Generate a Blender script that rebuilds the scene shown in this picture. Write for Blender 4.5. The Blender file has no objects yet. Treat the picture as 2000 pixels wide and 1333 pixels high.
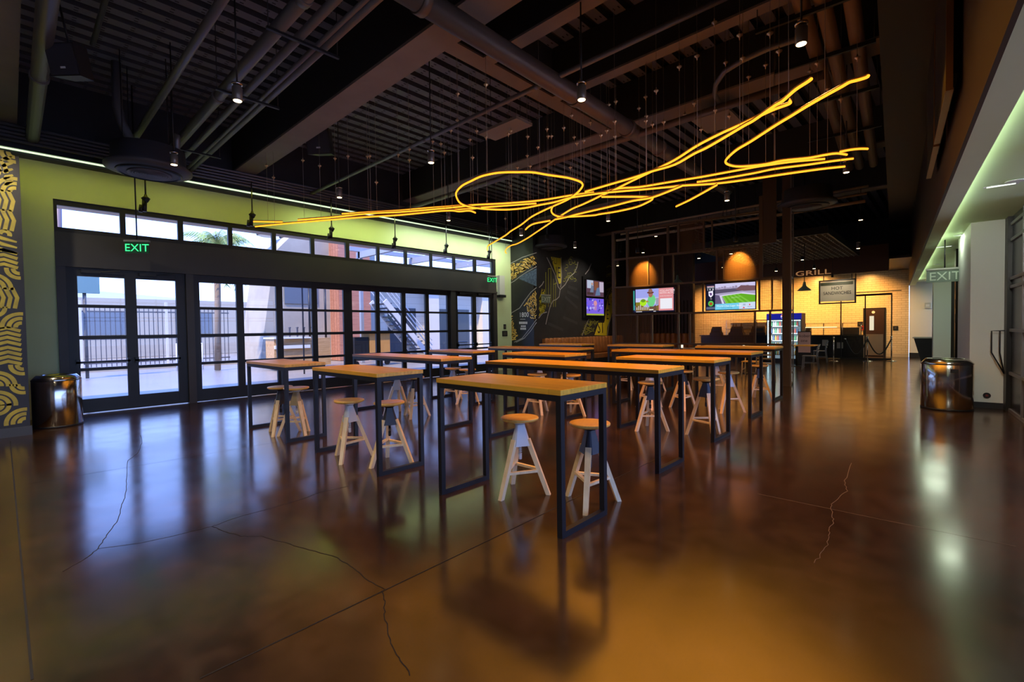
import bpy, math, random
import numpy as np
from mathutils import Matrix, Vector
random.seed(7)
scn = bpy.context.scene
COL = scn.collection

# ------------------------------------------------------------------ camera
F_PX, PITCH, YAW, ROLL, CAM_H = 918.0, .026, .753, -.015, 1.512
_cy, _sy = math.cos(YAW), math.sin(YAW)
_F = np.array([-_sy*math.cos(PITCH), _cy*math.cos(PITCH), -math.sin(PITCH)])
_R = np.array([_cy, _sy, 0.0]); _U = np.cross(_R, _F)
_R2 = _R*math.cos(ROLL)+_U*math.sin(ROLL); _U2 = -_R*math.sin(ROLL)+_U*math.cos(ROLL)
_C = np.array([0, 0, CAM_H])
cam_d = bpy.data.cameras.new('camera'); cam = bpy.data.objects.new('camera', cam_d); COL.objects.link(cam)
cam_d.sensor_width = 36; cam_d.lens = F_PX/2000*36; cam_d.clip_end = 400; cam_d.clip_start = .05
M = Matrix.Identity(4)
for i in range(3):
    M[i][0], M[i][1], M[i][2], M[i][3] = _R2[i], _U2[i], -_F[i], _C[i]
cam.matrix_world = M
scn.camera = cam

def ray(p): return _F+_R2*(p[0]-1000)/F_PX-_U2*(p[1]-666.5)/F_PX
def Zp(p, z): d = ray(p); return Vector(_C+d*(z-CAM_H)/d[2])     # point of the photo on a level z
def Xp(p, x): d = ray(p); return Vector(_C+d*x/d[0])             # ... on a wall x = const
def Yp(p, y): d = ray(p); return Vector(_C+d*y/d[1])             # ... on a wall y = const

# ------------------------------------------------------------------ world, exposure
w = bpy.data.worlds.new('world'); scn.world = w; w.use_nodes = True
nt = w.node_tree; bg = nt.nodes['Background']
tc = nt.nodes.new('ShaderNodeTexCoord'); sx = nt.nodes.new('ShaderNodeSeparateXYZ'); rp = nt.nodes.new('ShaderNodeValToRGB')
nt.links.new(tc.outputs['Generated'], sx.inputs[0]); nt.links.new(sx.outputs['Z'], rp.inputs[0]); nt.links.new(rp.outputs[0], bg.inputs[0])
rp.color_ramp.elements[0].position = 0.0; rp.color_ramp.elements[0].color = (.32, .45, .76, 1)
rp.color_ramp.elements[1].position = .5; rp.color_ramp.elements[1].color = (.12, .26, .95, 1)
bg.inputs[1].default_value = 5.3
sun_d = bpy.data.lights.new('sun', 'SUN'); sun = bpy.data.objects.new('sun', sun_d); COL.objects.link(sun)
sun_d.energy = 7; sun_d.angle = .01; sun_d.color = (1, .80, .52)
sun.rotation_mode = 'QUATERNION'; sun.rotation_quaternion = Vector((-.24, .48, -.84)).to_track_quat('-Z', 'Y')
vs = scn.view_settings
vs.view_transform = 'Standard'; vs.look = 'None'; vs.gamma = 1; vs.exposure = 0.0; vs.use_curve_mapping = False
scn.cycles.max_bounces = 8; scn.cycles.transparent_max_bounces = 24
scn.cycles.sample_clamp_indirect = 4

# ------------------------------------------------------------------ materials
MATS = {}
def mat(name, col, rough=.5, metal=0, emit=None, es=0, noise=None, nscale=6, bump=0, bscale=40, spec=.5, rvar=0):
    if name in MATS: return MATS[name]
    m = bpy.data.materials.new(name); m.use_nodes = True; MATS[name] = m
    n = m.node_tree.nodes; L = m.node_tree.links; b = n['Principled BSDF']
    b.inputs['Base Color'].default_value = (*col, 1); b.inputs['Roughness'].default_value = rough
    b.inputs['Metallic'].default_value = metal; b.inputs['Specular IOR Level'].default_value = spec
    if emit: b.inputs['Emission Color'].default_value = (*emit, 1); b.inputs['Emission Strength'].default_value = es
    t = n.new('ShaderNodeTexCoord')
    if noise or rvar:
        nz = n.new('ShaderNodeTexNoise'); nz.inputs['Scale'].default_value = nscale; nz.inputs['Detail'].default_value = 6
        L.new(t.outputs['Object'], nz.inputs['Vector'])
        if noise:
            r = n.new('ShaderNodeValToRGB'); r.color_ramp.elements[0].position = .3; r.color_ramp.elements[1].position = .72
            r.color_ramp.elements[0].color = (*col, 1); r.color_ramp.elements[1].color = (*noise, 1)
            L.new(nz.outputs['Fac'], r.inputs[0]); L.new(r.outputs[0], b.inputs['Base Color'])
        if rvar:
            mr = n.new('ShaderNodeMapRange'); mr.inputs[3].default_value = rough-rvar; mr.inputs[4].default_value = rough+rvar
            L.new(nz.outputs['Fac'], mr.inputs[0]); L.new(mr.outputs[0], b.inputs['Roughness'])
    if bump:
        nb = n.new('ShaderNodeTexNoise'); nb.inputs['Scale'].default_value = bscale; nb.inputs['Detail'].default_value = 4
        bp = n.new('ShaderNodeBump'); bp.inputs['Strength'].default_value = bump; bp.inputs['Distance'].default_value = .01
        L.new(t.outputs['Object'], nb.inputs['Vector']); L.new(nb.outputs['Fac'], bp.inputs['Height']); L.new(bp.outputs[0], b.inputs['Normal'])
    return m

def emat(name, col, s=1.0):
    if name in MATS: return MATS[name]
    m = bpy.data.materials.new(name); m.use_nodes = True; MATS[name] = m
    n = m.node_tree.nodes; n.clear(); e = n.new('ShaderNodeEmission'); o = n.new('ShaderNodeOutputMaterial')
    e.inputs[0].default_value = (*col, 1); e.inputs[1].default_value = s; m.node_tree.links.new(e.outputs[0], o.inputs[0])
    return m

def glass(name, tint=(1, 1, 1), refl=.06, rough=.02):
    if name in MATS: return MATS[name]
    m = bpy.data.materials.new(name); m.use_nodes = True; MATS[name] = m
    n = m.node_tree.nodes; L = m.node_tree.links; n.clear()
    t = n.new('ShaderNodeBsdfTransparent'); t.inputs[0].default_value = (*tint, 1)
    g = n.new('ShaderNodeBsdfGlossy'); g.inputs['Roughness'].default_value = rough
    fr = n.new('ShaderNodeFresnel'); fr.inputs[0].default_value = 1.45
    mx = n.new('ShaderNodeMixShader'); o = n.new('ShaderNodeOutputMaterial')
    L.new(fr.outputs[0], mx.inputs[0]); L.new(t.outputs[0], mx.inputs[1]); L.new(g.outputs[0], mx.inputs[2]); L.new(mx.outputs[0], o.inputs[0])
    return m

def grain(name, c1, c2, rough=.35, axis='X', scale=3, stretch=14, plank=None, gap=(.02, .01, .005)):
    """wood: noise stretched along one axis, with optional board joints"""
    if name in MATS: return MATS[name]
    m = bpy.data.materials.new(name); m.use_nodes = True; MATS[name] = m
    n = m.node_tree.nodes; L = m.node_tree.links; b = n['Principled BSDF']; b.inputs['Roughness'].default_value = rough
    t = n.new('ShaderNodeTexCoord'); mp = n.new('ShaderNodeMapping'); nz = n.new('ShaderNodeTexNoise'); r = n.new('ShaderNodeValToRGB')
    s = [stretch]*3; s['XYZ'.index(axis)] = 1
    mp.inputs['Scale'].default_value = s; nz.inputs['Scale'].default_value = scale; nz.inputs['Detail'].default_value = 5
    L.new(t.outputs['Object'], mp.inputs[0]); L.new(mp.outputs[0], nz.inputs['Vector']); L.new(nz.outputs['Fac'], r.inputs[0])
    r.color_ramp.elements[0].position = .3; r.color_ramp.elements[1].position = .7
    r.color_ramp.elements[0].color = (*c1, 1); r.color_ramp.elements[1].color = (*c2, 1)
    out = r.outputs[0]
    if plank:
        br = n.new('ShaderNodeTexBrick'); L.new(t.outputs['Object'], br.inputs[0])
        mp2 = n.new('ShaderNodeMapping'); L.new(t.outputs['Object'], mp2.inputs[0])
        mp2.inputs['Rotation'].default_value = plank.get('rot', (0, 0, 0)); L.new(mp2.outputs[0], br.inputs[0])
        br.inputs['Scale'].default_value = 1; br.inputs['Brick Width'].default_value = plank['w']; br.inputs['Row Height'].default_value = plank['h']
        br.inputs['Mortar Size'].default_value = plank.get('m', .004)
        br.inputs['Color1'].default_value = (1, 1, 1, 1); br.inputs['Color2'].default_value = (.84, .84, .84, 1); br.inputs['Mortar'].default_value = (*gap, 1)
        mu = n.new('ShaderNodeMixRGB'); mu.blend_type = 'MULTIPLY'; mu.inputs[0].default_value = 1
        L.new(out, mu.inputs[1]); L.new(br.outputs[0], mu.inputs[2]); out = mu.outputs[0]
    L.new(out, b.inputs['Base Color'])
    return m

def bricks(name, c1, c2, mortar, bw, rh, ms=.008, rot=(0, 0, 0), rough=.3):
    if name in MATS: return MATS[name]
    m = bpy.data.materials.new(name); m.use_nodes = True; MATS[name] = m
    n = m.node_tree.nodes; L = m.node_tree.links; b = n['Principled BSDF']; b.inputs['Roughness'].default_value = rough
    t = n.new('ShaderNodeTexCoord'); mp = n.new('ShaderNodeMapping'); mp.inputs['Rotation'].default_value = rot
    br = n.new('ShaderNodeTexBrick'); L.new(t.outputs['Object'], mp.inputs[0]); L.new(mp.outputs[0], br.inputs[0])
    br.inputs['Scale'].default_value = 1; br.inputs['Brick Width'].default_value = bw; br.inputs['Row Height'].default_value = rh
    br.inputs['Mortar Size'].default_value = ms
    br.inputs['Color1'].default_value = (*c1, 1); br.inputs['Color2'].default_value = (*c2, 1); br.inputs['Mortar'].default_value = (*mortar, 1)
    L.new(br.outputs[0], b.inputs['Base Color'])
    return m

def mesh_panel(name, col, cell=.03, hole=.36):
    """perforated sheet: round holes cut through the sheet"""
    if name in MATS: return MATS[name]
    m = bpy.data.materials.new(name); m.use_nodes = True; MATS[name] = m
    n = m.node_tree.nodes; L = m.node_tree.links; b = n['Principled BSDF']; o = n['Material Output']
    b.inputs['Base Color'].default_value = (*col, 1); b.inputs['Roughness'].default_value = .5; b.inputs['Metallic'].default_value = .3
    t = n.new('ShaderNodeTexCoord'); sp = n.new('ShaderNodeSeparateXYZ'); L.new(t.outputs['Object'], sp.inputs[0])
    def half(sock, off):
        d = n.new('ShaderNodeMath'); d.operation = 'MULTIPLY_ADD'; L.new(sock, d.inputs[0]); d.inputs[1].default_value = 1/cell; d.inputs[2].default_value = off
        f = n.new('ShaderNodeMath'); f.operation = 'FRACT'; L.new(d.outputs[0], f.inputs[0])
        s = n.new('ShaderNodeMath'); s.operation = 'SUBTRACT'; L.new(f.outputs[0], s.inputs[0]); s.inputs[1].default_value = .5
        p = n.new('ShaderNodeMath'); p.operation = 'POWER'; L.new(s.outputs[0], p.inputs[0]); p.inputs[1].default_value = 2
        return p.outputs[0]
    a = n.new('ShaderNodeMath'); a.operation = 'ADD'; L.new(half(sp.outputs[0], .5), a.inputs[0]); L.new(half(sp.outputs[2], .5), a.inputs[1])
    lt = n.new('ShaderNodeMath'); lt.operation = 'LESS_THAN'; L.new(a.outputs[0], lt.inputs[0]); lt.inputs[1].default_value = hole*hole
    tr = n.new('ShaderNodeBsdfTransparent'); mx = n.new('ShaderNodeMixShader')
    L.new(lt.outputs[0], mx.inputs[0]); L.new(b.outputs[0], mx.inputs[1]); L.new(tr.outputs[0], mx.inputs[2]); L.new(mx.outputs[0], o.inputs[0])
    return m

BLK = mat('black steel', (.012, .013, .016), .45, .2)
DARK = mat('dark bronze frame', (.014, .013, .013), .45, .3)
STEEL = mat('brushed stainless', (.70, .67, .64), .13, 1.0)
GALV = mat('grey conduit paint', (.17, .17, .19), .42, .5)
GREYP = mat('dark grey paint', (.06, .06, .07), .6)
BEAMP = mat('taupe beam paint', (.20, .165, .15), .6, noise=(.25, .205, .185), nscale=2)
TOPW = grain('honey butcher block', (.84, .40, .03), (.98, .56, .06), .32, 'X', 2.2, 16, dict(w=.6, h=.045, m=.0012), gap=(.55, .5, .45))
BEECH = grain('pale beech', (.86, .64, .34), (.96, .78, .48), .45, 'Z', 3, 12)
SEATW = grain('beech seat', (.84, .44, .08), (.95, .58, .14), .3, 'X', 3, 12)
WHITEM = mat('white painted steel', (.72, .74, .76), .4)
PAINT = mat('pale sage wall paint', (.54, .64, .36), .75, noise=(.50, .60, .32), nscale=1.2)
PAINTW = mat('off white wall paint', (.74, .76, .72), .7)
BLACKW = mat('black wall paint', (.015, .015, .018), .5, noise=(.022, .022, .028), nscale=3)

# ------------------------------------------------------------------ mesh helper
class MB:
    def __init__(s): s.v = []; s.f = []; s.m = []; s.ms = []; s.cur = 0; s.sm = []; s.smooth = False
    def use(s, m):
        if m not in s.ms: s.ms.append(m)
        s.cur = s.ms.index(m); return s
    def face(s, idx): s.f.append(tuple(idx)); s.m.append(s.cur); s.sm.append(s.smooth)
    def add(s, vs, fs):
        b = len(s.v); s.v += [tuple(x) for x in vs]
        for f in fs: s.face([b+i for i in f])
        return s
    def box(s, x0, x1, y0, y1, z0, z1):
        if x0 > x1: x0, x1 = x1, x0
        if y0 > y1: y0, y1 = y1, y0
        if z0 > z1: z0, z1 = z1, z0
        return s.add([(x0, y0, z0), (x1, y0, z0), (x1, y1, z0), (x0, y1, z0), (x0, y0, z1), (x1, y0, z1), (x1, y1, z1), (x0, y1, z1)],
                     [(0, 3, 2, 1), (4, 5, 6, 7), (0, 1, 5, 4), (1, 2, 6, 5), (2, 3, 7, 6), (3, 0, 4, 7)])
    def obox(s, o, u, v, w):
        """box from corner o with edge vectors u, v, w"""
        o, u, v, w = map(Vector, (o, u, v, w))
        p = [o, o+u, o+u+v, o+v]; p += [q+w for q in p]
        if u.cross(v).dot(w) < 0: p = p[4:]+p[:4]
        return s.add(p, [(0, 3, 2, 1), (4, 5, 6, 7), (0, 1, 5, 4), (1, 2, 6, 5), (2, 3, 7, 6), (3, 0, 4, 7)])
    def bar(s, a, b, w, h=None, up=(0, 0, 1)):
        """square bar from a to b"""
        a, b = Vector(a), Vector(b); h = h or w; d = (b-a).normalized(); u = Vector(up)
        if abs(d.dot(u)) > .98: u = Vector((1, 0, 0))
        r = d.cross(u).normalized(); q = r.cross(d).normalized()
        return s.obox(a-r*w/2-q*h/2, r*w, q*h, b-a)
    def tube(s, pts, r, n=8, cap=True, radii=None):
        pts = [Vector(p) for p in pts]; b0 = len(s.v); prev = None; k = len(pts); sm = s.smooth; s.smooth = True
        for i, p in enumerate(pts):
            t = (pts[min(i+1, k-1)]-pts[max(i-1, 0)]).normalized()
            if prev is None:
                u = Vector((0, 0, 1)) if abs(t.z) < .9 else Vector((1, 0, 0)); a = t.cross(u).normalized()
            else:
                a = (prev-t*prev.dot(t)).normalized()
            prev = a; c = t.cross(a); rr = radii[i] if radii else r
            for j in range(n):
                th = 2*math.pi*j/n; s.v.append(tuple(p+a*math.cos(th)*rr+c*math.sin(th)*rr))
        for i in range(k-1):
            for j in range(n):
                q = b0+i*n; s.face((q+j, q+(j+1) % n, q+n+(j+1) % n, q+n+j))
        s.smooth = False
        if cap:
            s.face([b0+j for j in range(n)][::-1]); s.face([b0+(k-1)*n+j for j in range(n)])
        s.smooth = sm; return s
    def cyl(s, a, b, r, n=16, r2=None): return s.tube([a, b], r, n, True, [r, r if r2 is None else r2])
    def lathe(s, prof, c=(0, 0, 0), n=24, ex=1, ey=1):
        """prof: (radius, z) list bottom to top around a vertical axis"""
        b0 = len(s.v); sm = s.smooth; s.smooth = True
        for r, z in prof:
            for j in range(n):
                th = 2*math.pi*j/n; s.v.append((c[0]+r*math.cos(th)*ex, c[1]+r*math.sin(th)*ey, c[2]+z))
        for i in range(len(prof)-1):
            for j in range(n):
                q = b0+i*n; s.face((q+j, q+(j+1) % n, q+n+(j+1) % n, q+n+j))
        s.smooth = False
        if prof[0][0] > 1e-4: s.face([b0+j for j in range(n)][::-1])
        if prof[-1][0] > 1e-4: s.face([b0+(len(prof)-1)*n+j for j in range(n)])
        s.smooth = sm; return s
    def poly(s, pts, th=None):
        """flat polygon; th = extrusion vector"""
        pts = [Vector(p) for p in pts]; n = len(pts)
        if th is None: return s.add(pts, [tuple(range(n))])
        t = Vector(th)
        return s.add(pts+[p+t for p in pts], [tuple(range(n))[::-1], tuple(range(n, 2*n))]+[(i, (i+1) % n, n+(i+1) % n, n+i) for i in range(n)])
    def ribbon(s, pts, wd, nrm, taper=False):
        """painted stroke of width wd lying in the plane with normal nrm"""
        pts = [Vector(p) for p in pts]; nrm = Vector(nrm); k = len(pts); b0 = len(s.v)
        for i, p in enumerate(pts):
            t = (pts[min(i+1, k-1)]-pts[max(i-1, 0)]); t.normalize(); q = t.cross(nrm)
            ww = wd/2*(1 if not taper else max(.15, math.sin(math.pi*(i+.5)/k)))
            s.v += [tuple(p-q*ww), tuple(p+q*ww)]
        for i in range(k-1): s.face((b0+2*i, b0+2*i+1, b0+2*i+3, b0+2*i+2))
        return s
    def build(s, name, m=None, parent=None, local=False, origin=None):
        me = bpy.data.meshes.new(name)
        v = np.array(s.v, float).reshape(-1, 3)
        o = bpy.data.objects.new(name, me)
        if local: org = Vector((0, 0, 0))
        elif parent is not None: org = wloc(parent)
        elif origin is not None: org = Vector(origin)
        else: org = Vector(((v[:, 0].min()+v[:, 0].max())/2, (v[:, 1].min()+v[:, 1].max())/2, v[:, 2].min()))
        if not local: v = v-np.array(org)
        me.from_pydata([tuple(x) for x in v], [], s.f)
        for mm in (s.ms or [m]): me.materials.append(mm)
        for p, mi, sm in zip(me.polygons, s.m, s.sm): p.material_index = mi if s.ms else 0; p.use_smooth = sm
        me.update(); COL.objects.link(o)
        if parent is not None: o.parent = parent
        elif not local: o.location = org
        return o
def wloc(o):
    p = Vector(o.location)
    while o.parent: o = o.parent; p = p+Vector(o.location)
    return p
def tag(o, label=None, cat=None, group=None, kind=None):
    if label: o['label'] = label
    if cat: o['category'] = cat
    if group: o['group'] = group
    if kind: o['kind'] = kind
    return o
def empty(name, loc, label, cat, group=None, rz=0):
    o = bpy.data.objects.new(name, None); COL.objects.link(o); o.location = loc; o.rotation_euler.z = rz; o.empty_display_size = .1
    return tag(o, label, cat, group)
def S(name, mb, m=None, parent=None, kind=True):
    o = mb.build(name, m, parent)
    if parent is None: o['kind'] = 'structure'
    return o
def copy_tree(o, parent=None):
    c = o.copy(); COL.objects.link(c); c.parent = parent
    for ch in [x for x in bpy.data.objects if x.parent == o]: copy_tree(ch, c)
    return c
def text(name, s, size, o, u, v, m, parent, depth=0, align='LEFT', sx=1.0):
    """lettering whose baseline starts at o, running along u with up vector v"""
    cu = bpy.data.curves.new(name, 'FONT'); cu.body = s; cu.size = size; cu.extrude = depth; cu.align_x = align; cu.resolution_u = 3
    t = bpy.data.objects.new(name, cu); COL.objects.link(t)
    dg = bpy.context.evaluated_depsgraph_get(); dg.update()
    me = bpy.data.meshes.new_from_object(t.evaluated_get(dg)); bpy.data.objects.remove(t)
    u = Vector(u).normalized(); v = Vector(v).normalized(); nn = u.cross(v)
    mt = Matrix(((u.x*sx, v.x, nn.x, o[0]), (u.y*sx, v.y, nn.y, o[1]), (u.z*sx, v.z, nn.z, o[2]), (0, 0, 0, 1)))
    me.transform(mt)
    pl = wloc(parent) if parent else Vector(o); me.transform(Matrix.Translation(-pl))
    me.materials.clear(); me.materials.append(m)
    ob = bpy.data.objects.new(name, me); COL.objects.link(ob)
    if parent: ob.parent = parent
    else: ob.location = pl
    return ob
def lamp(name, kind, loc, energy, color, parent=None, size=.1, target=None, spot=1.2, blend=.5):
    d = bpy.data.lights.new(name, kind); d.energy = energy; d.color = color
    if kind == 'AREA': d.size = size
    else: d.shadow_soft_size = size
    if kind == 'SPOT': d.spot_size = spot; d.spot_blend = blend
    o = bpy.data.objects.new(name, d); COL.objects.link(o)
    loc = Vector(loc); tgt = Vector(target) if target is not None else loc+Vector((0, 0, -1))
    q = (tgt-loc).to_track_quat('-Z', 'Y'); o.rotation_mode = 'QUATERNION'; o.rotation_quaternion = q
    if parent: o.parent = parent; o.location = loc-wloc(parent)
    else: o.location = loc
    return o

# right-hand side of the hall runs 4 degrees off the grid
_a = math.radians(4); RD = Vector((-math.sin(_a), math.cos(_a), 0)); RN = Vector((math.cos(_a), math.sin(_a), 0))
def RP(lat, s, z): return RN*lat+RD*s+Vector((0, 0, z))
def rbox(mb, l0, l1, s0, s1, z0, z1): return mb.obox(RP(l0, s0, z0), RN*(l1-l0), RD*(s1-s0), (0, 0, z1-z0))
# the dividing screen is 8.8 degrees off the grid
_b = math.radians(188.8); FU = Vector((math.cos(_b), math.sin(_b), 0)); FN = Vector((FU.y, -FU.x, 0)); FA = Vector((-2.9, 13.1, 0))
if FN.y > 0: FN = -FN                                            # faces the camera
def FP(s, z, d=0): return FA+FU*s+FN*d+Vector((0, 0, z))

WX = -12.1                                                       # inner face of the glazed wall
# ================================================================== SETTING
def floor_mat():
    m = bpy.data.materials.new('polished brown concrete'); m.use_nodes = True
    n = m.node_tree.nodes; L = m.node_tree.links; b = n['Principled BSDF']; t = n.new('ShaderNodeTexCoord')
    def nz(sc, det=6, dist=0):
        x = n.new('ShaderNodeTexNoise'); x.inputs['Scale'].default_value = sc; x.inputs['Detail'].default_value = det; x.inputs['Distortion'].default_value = dist
        L.new(t.outputs['Object'], x.inputs['Vector']); return x.outputs['Fac']
    r = n.new('ShaderNodeValToRGB'); L.new(nz(.55, 9, .8), r.inputs[0])
    e = r.color_ramp.elements; e[0].position = .3; e[0].color = (.017, .010, .008, 1); e[1].position = .7; e[1].color = (.072, .036, .017, 1)
    r2 = n.new('ShaderNodeValToRGB'); L.new(nz(7, 8, .3), r2.inputs[0])
    e = r2.color_ramp.elements; e[0].position = .35; e[0].color = (.62, .62, .62, 1); e[1].position = .75; e[1].color = (1.25, 1.2, 1.15, 1)
    mu = n.new('ShaderNodeMixRGB'); mu.blend_type = 'MULTIPLY'; mu.inputs[0].default_value = 1; L.new(r.outputs[0], mu.inputs[1]); L.new(r2.outputs[0], mu.inputs[2])
    L.new(mu.outputs[0], b.inputs['Base Color'])
    mr = n.new('ShaderNodeMapRange'); mr.inputs[3].default_value = .11; mr.inputs[4].default_value = .22; L.new(nz(3, 8), mr.inputs[0]); L.new(mr.outputs[0], b.inputs['Roughness'])
    b.inputs['Specular IOR Level'].default_value = .5; b.inputs['IOR'].default_value = 1.82
    bp = n.new('ShaderNodeBump'); bp.inputs['Strength'].default_value = .05; bp.inputs['Distance'].default_value = .02; L.new(nz(1.7, 3), bp.inputs['Height']); L.new(bp.outputs[0], b.inputs['Normal'])
    return m
FLOOR = floor_mat()
fl = S('floor', MB().box(-12.45, 4.2, -3.2, 27.3, -.12, 0), FLOOR)
DKJ = mat('dark floor joint', (.006, .005, .005), .7)
LTJ = mat('pale hairline crack', (.16, .13, .10), .7)
def floor_line(name, pts, wd, m, lab=None, jit=0):
    q = [Zp(p, .0015) for p in pts]
    if jit:
        r = []
        for a, b in zip(q, q[1:]):
            for k in range(5):
                p = a.lerp(b, k/5); p.x += random.uniform(-jit, jit); p.y += random.uniform(-jit, jit); r.append(p)
        q = r+[q[-1]]
    mb = MB()
    mb.ribbon(q, wd, (0, 0, 1)); o = mb.build(name, m, fl)
    if lab: o['label'] = lab
floor_line('control_joint', [(20, 862), (63, 1328)], .010, DKJ)
floor_line('control_joint', [(390, 1326), (752, 1153), (1000, 1034), (1175, 948), (1300, 888)], .008, DKJ)
floor_line('control_joint', [(50, 946), (300, 905), (540, 864)], .004, DKJ)
floor_line('control_joint', [(1480, 965), (1720, 1015), (1985, 1068)], .004, LTJ)
for c in ([(275, 850), (278, 862), (270, 885), (250, 900), (247, 940), (245, 970), (238, 985), (230, 1015), (210, 1045), (190, 1072), (170, 1090), (122, 1117)],
          [(190, 1072), (280, 1060), (345, 1046), (415, 1028), (465, 1010), (530, 993), (590, 975), (625, 962), (680, 950)],
          [(415, 1028), (435, 1038), (470, 1047), (510, 1048), (555, 1060), (605, 1075), (660, 1090), (690, 1110), (720, 1135), (752, 1152)],
          [(745, 1155), (752, 1180), (750, 1200), (760, 1250), (780, 1285), (800, 1320)]):
    floor_line('crack', c, .005, DKJ, jit=.006)
floor_line('crack', [(1665, 905), (1650, 940), (1655, 960), (1625, 985), (1625, 1000), (1628, 1018), (1618, 1035), (1622, 1050), (1610, 1075), (1590, 1100)], .003, LTJ, 'pale hairline crack', jit=.01)

# --- corrugated roof deck
def deck_mat():
    m = mat('perforated dark steel deck', (.17, .175, .21), .55, .1)
    return m
RIB = mat('dark deck rib', (.025, .025, .03), .6)
mb = MB(); z0 = 6.2; x = -12.4
while x < 3.6:
    ys = (-3.2, 27.3)
    prof = [(x, z0), (x+.17, z0), (x+.19, z0+.09), (x+.29, z0+.09), (x+.31, z0)]
    for (xa, za), (xb, zb) in zip(prof, prof[1:]):
        mb.use(deck_mat() if za == zb == z0 else RIB)
        mb.add([(xa, ys[0], za), (xb, ys[0], zb), (xb, ys[1], zb), (xa, ys[1], za)], [(0, 1, 2, 3)])
    # rows of small punched slots in each bright pan
    x += .31
mb.use(GREYP).box(-12.45, 4.2, -3.2, 27.3, z0+.1, z0+.2)
ceil = S('ceiling', mb)
mb = MB()
x = -12.4
slots = MB()
while x < -2.5:
    for xo in (.045, .125):
        y = -.2
        while y < 9.5:
            slots.box(x+xo-.008, x+xo+.008, y, y+.05, z0-.004, z0-.001); y += .32
    x += .31
slots.build('deck_slots', mat('slot black', (.004, .004, .005), .8), ceil)

# --- left wall
mb = MB()
mb.box(WX-.3, WX, -3.2, .61, 0, 4.68)
mb.box(WX-.3, WX, .61, 12.11, 4.04, 4.68)
mb.box(WX-.3, WX, 12.11, 12.9, 0, 4.68)
S('wall_left', mb, PAINT)
S('trim_1', MB().box(WX-.3, WX+.06, -3.2, 13.2, 4.68, 4.80), BLACKW)
S('wall_left_upper', MB().box(WX-.3, WX, -3.2, 13.2, 4.80, 6.34), BLACKW)
hd = MB().box(WX-.16, WX+.02, .61, 12.11, 2.86, 3.44); hd.use(DARK)
hd.box(WX-.2, WX+.06, .61, 12.11, 2.80, 2.86)
for y0, y1 in ((.61, .74), (2.62, 2.76), (9.96, 10.16), (11.94, 12.11)): hd.box(WX-.12, WX+.04, y0, y1, 0, 2.86)
HEADM = mat('dark bronze header panel', (.030, .028, .030), .5, .1, noise=(.045, .038, .034), nscale=.8)
hd2 = S('trim_2', hd, HEADM)
hd2.data.materials.clear(); hd2.data.materials.append(HEADM)
for p in hd2.data.polygons: p.material_index = 0
GL = glass('clear glazing', (.96, .98, .98))
def glazed(name, y0, y1, z0, z1, ycols, zrows, label=None, x=WX-.06, th=.07, extra=None):
    fr = MB()
    ys = [y0]+[v for c in ycols for v in c]+[y1]
    for a, b in zip(ys[::2], ys[1::2]): fr.box(x-th/2, x+th/2, a, b, z0, z1)
    zs = [z0]+[v for c in zrows for v in c]+[z1]
    for a, b in zip(zs[::2], zs[1::2]):
        for c0, c1 in ycols: fr.box(x-th/2+.004, x+th/2-.004, c0, c1, a, b)
    o = S(name, fr, DARK)
    g = MB()
    for c0, c1 in ycols:
        for a, b in zrows: g.add([(x, c0, a), (x, c1, a), (x, c1, b), (x, c0, b)], [(0, 1, 2, 3)])
    g.build('glass', GL, o)
    return o
ROWS = [(.28, .82), (.88, 1.43), (1.50, 2.04), (2.10, 2.64)]
cl = [(.66, 1.56), (1.65, 2.52), (2.62, 3.48), (3.57, 4.43), (4.53, 5.38), (5.48, 6.34), (6.45, 7.30), (7.39, 8.24), (8.33, 9.20), (9.28, 10.14), (10.23, 11.06), (11.18, 12.0)]
glazed('window_1', .61, 12.11, 3.44, 4.04, cl, [(3.53, 3.94)])
def leafdoor(name, y0, y1, ym, cols):
    o = glazed(name, y0, y1, .015, 2.80, cols, ROWS)
    pb = MB()
    for c in cols:
        pb.box(WX-.02, WX+.03, c[0]-.06, c[1]+.04, .97, 1.01)
        pb.box(WX-.03, WX+.03, c[0]-.06, c[0]+.0, .94, 1.05); pb.box(WX-.03, WX+.03, c[1]-.0, c[1]+.06, .94, 1.05)
    pb.build('push_bar', BLK, o)
    cb = MB()
    for c in cols: cb.box(WX-.02, WX+.05, c[0]+.05, c[0]+.33, 2.70, 2.76); cb.bar((WX+.03, c[0]+.3, 2.73), (WX+.12, c[0]+.62, 2.77), .02)
    cb.build('door_closer', DARK, o)
    return o
leafdoor('door_1', .74, 2.62, 1.69, [(.90, 1.60), (1.78, 2.45)])
glazed('door_2', 2.76, 6.37, 0.01, 2.80, [(2.88, 3.61), (3.76, 4.49), (4.64, 5.37), (5.51, 6.24)], ROWS)
glazed('door_3', 6.37, 9.96, 0.01, 2.80, [(6.49, 7.22), (7.35, 8.10), (8.24, 8.97), (9.11, 9.85)], ROWS)
leafdoor('door_4', 10.16, 11.94, 11.05, [(10.29, 10.96), (11.14, 11.80)])

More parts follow.
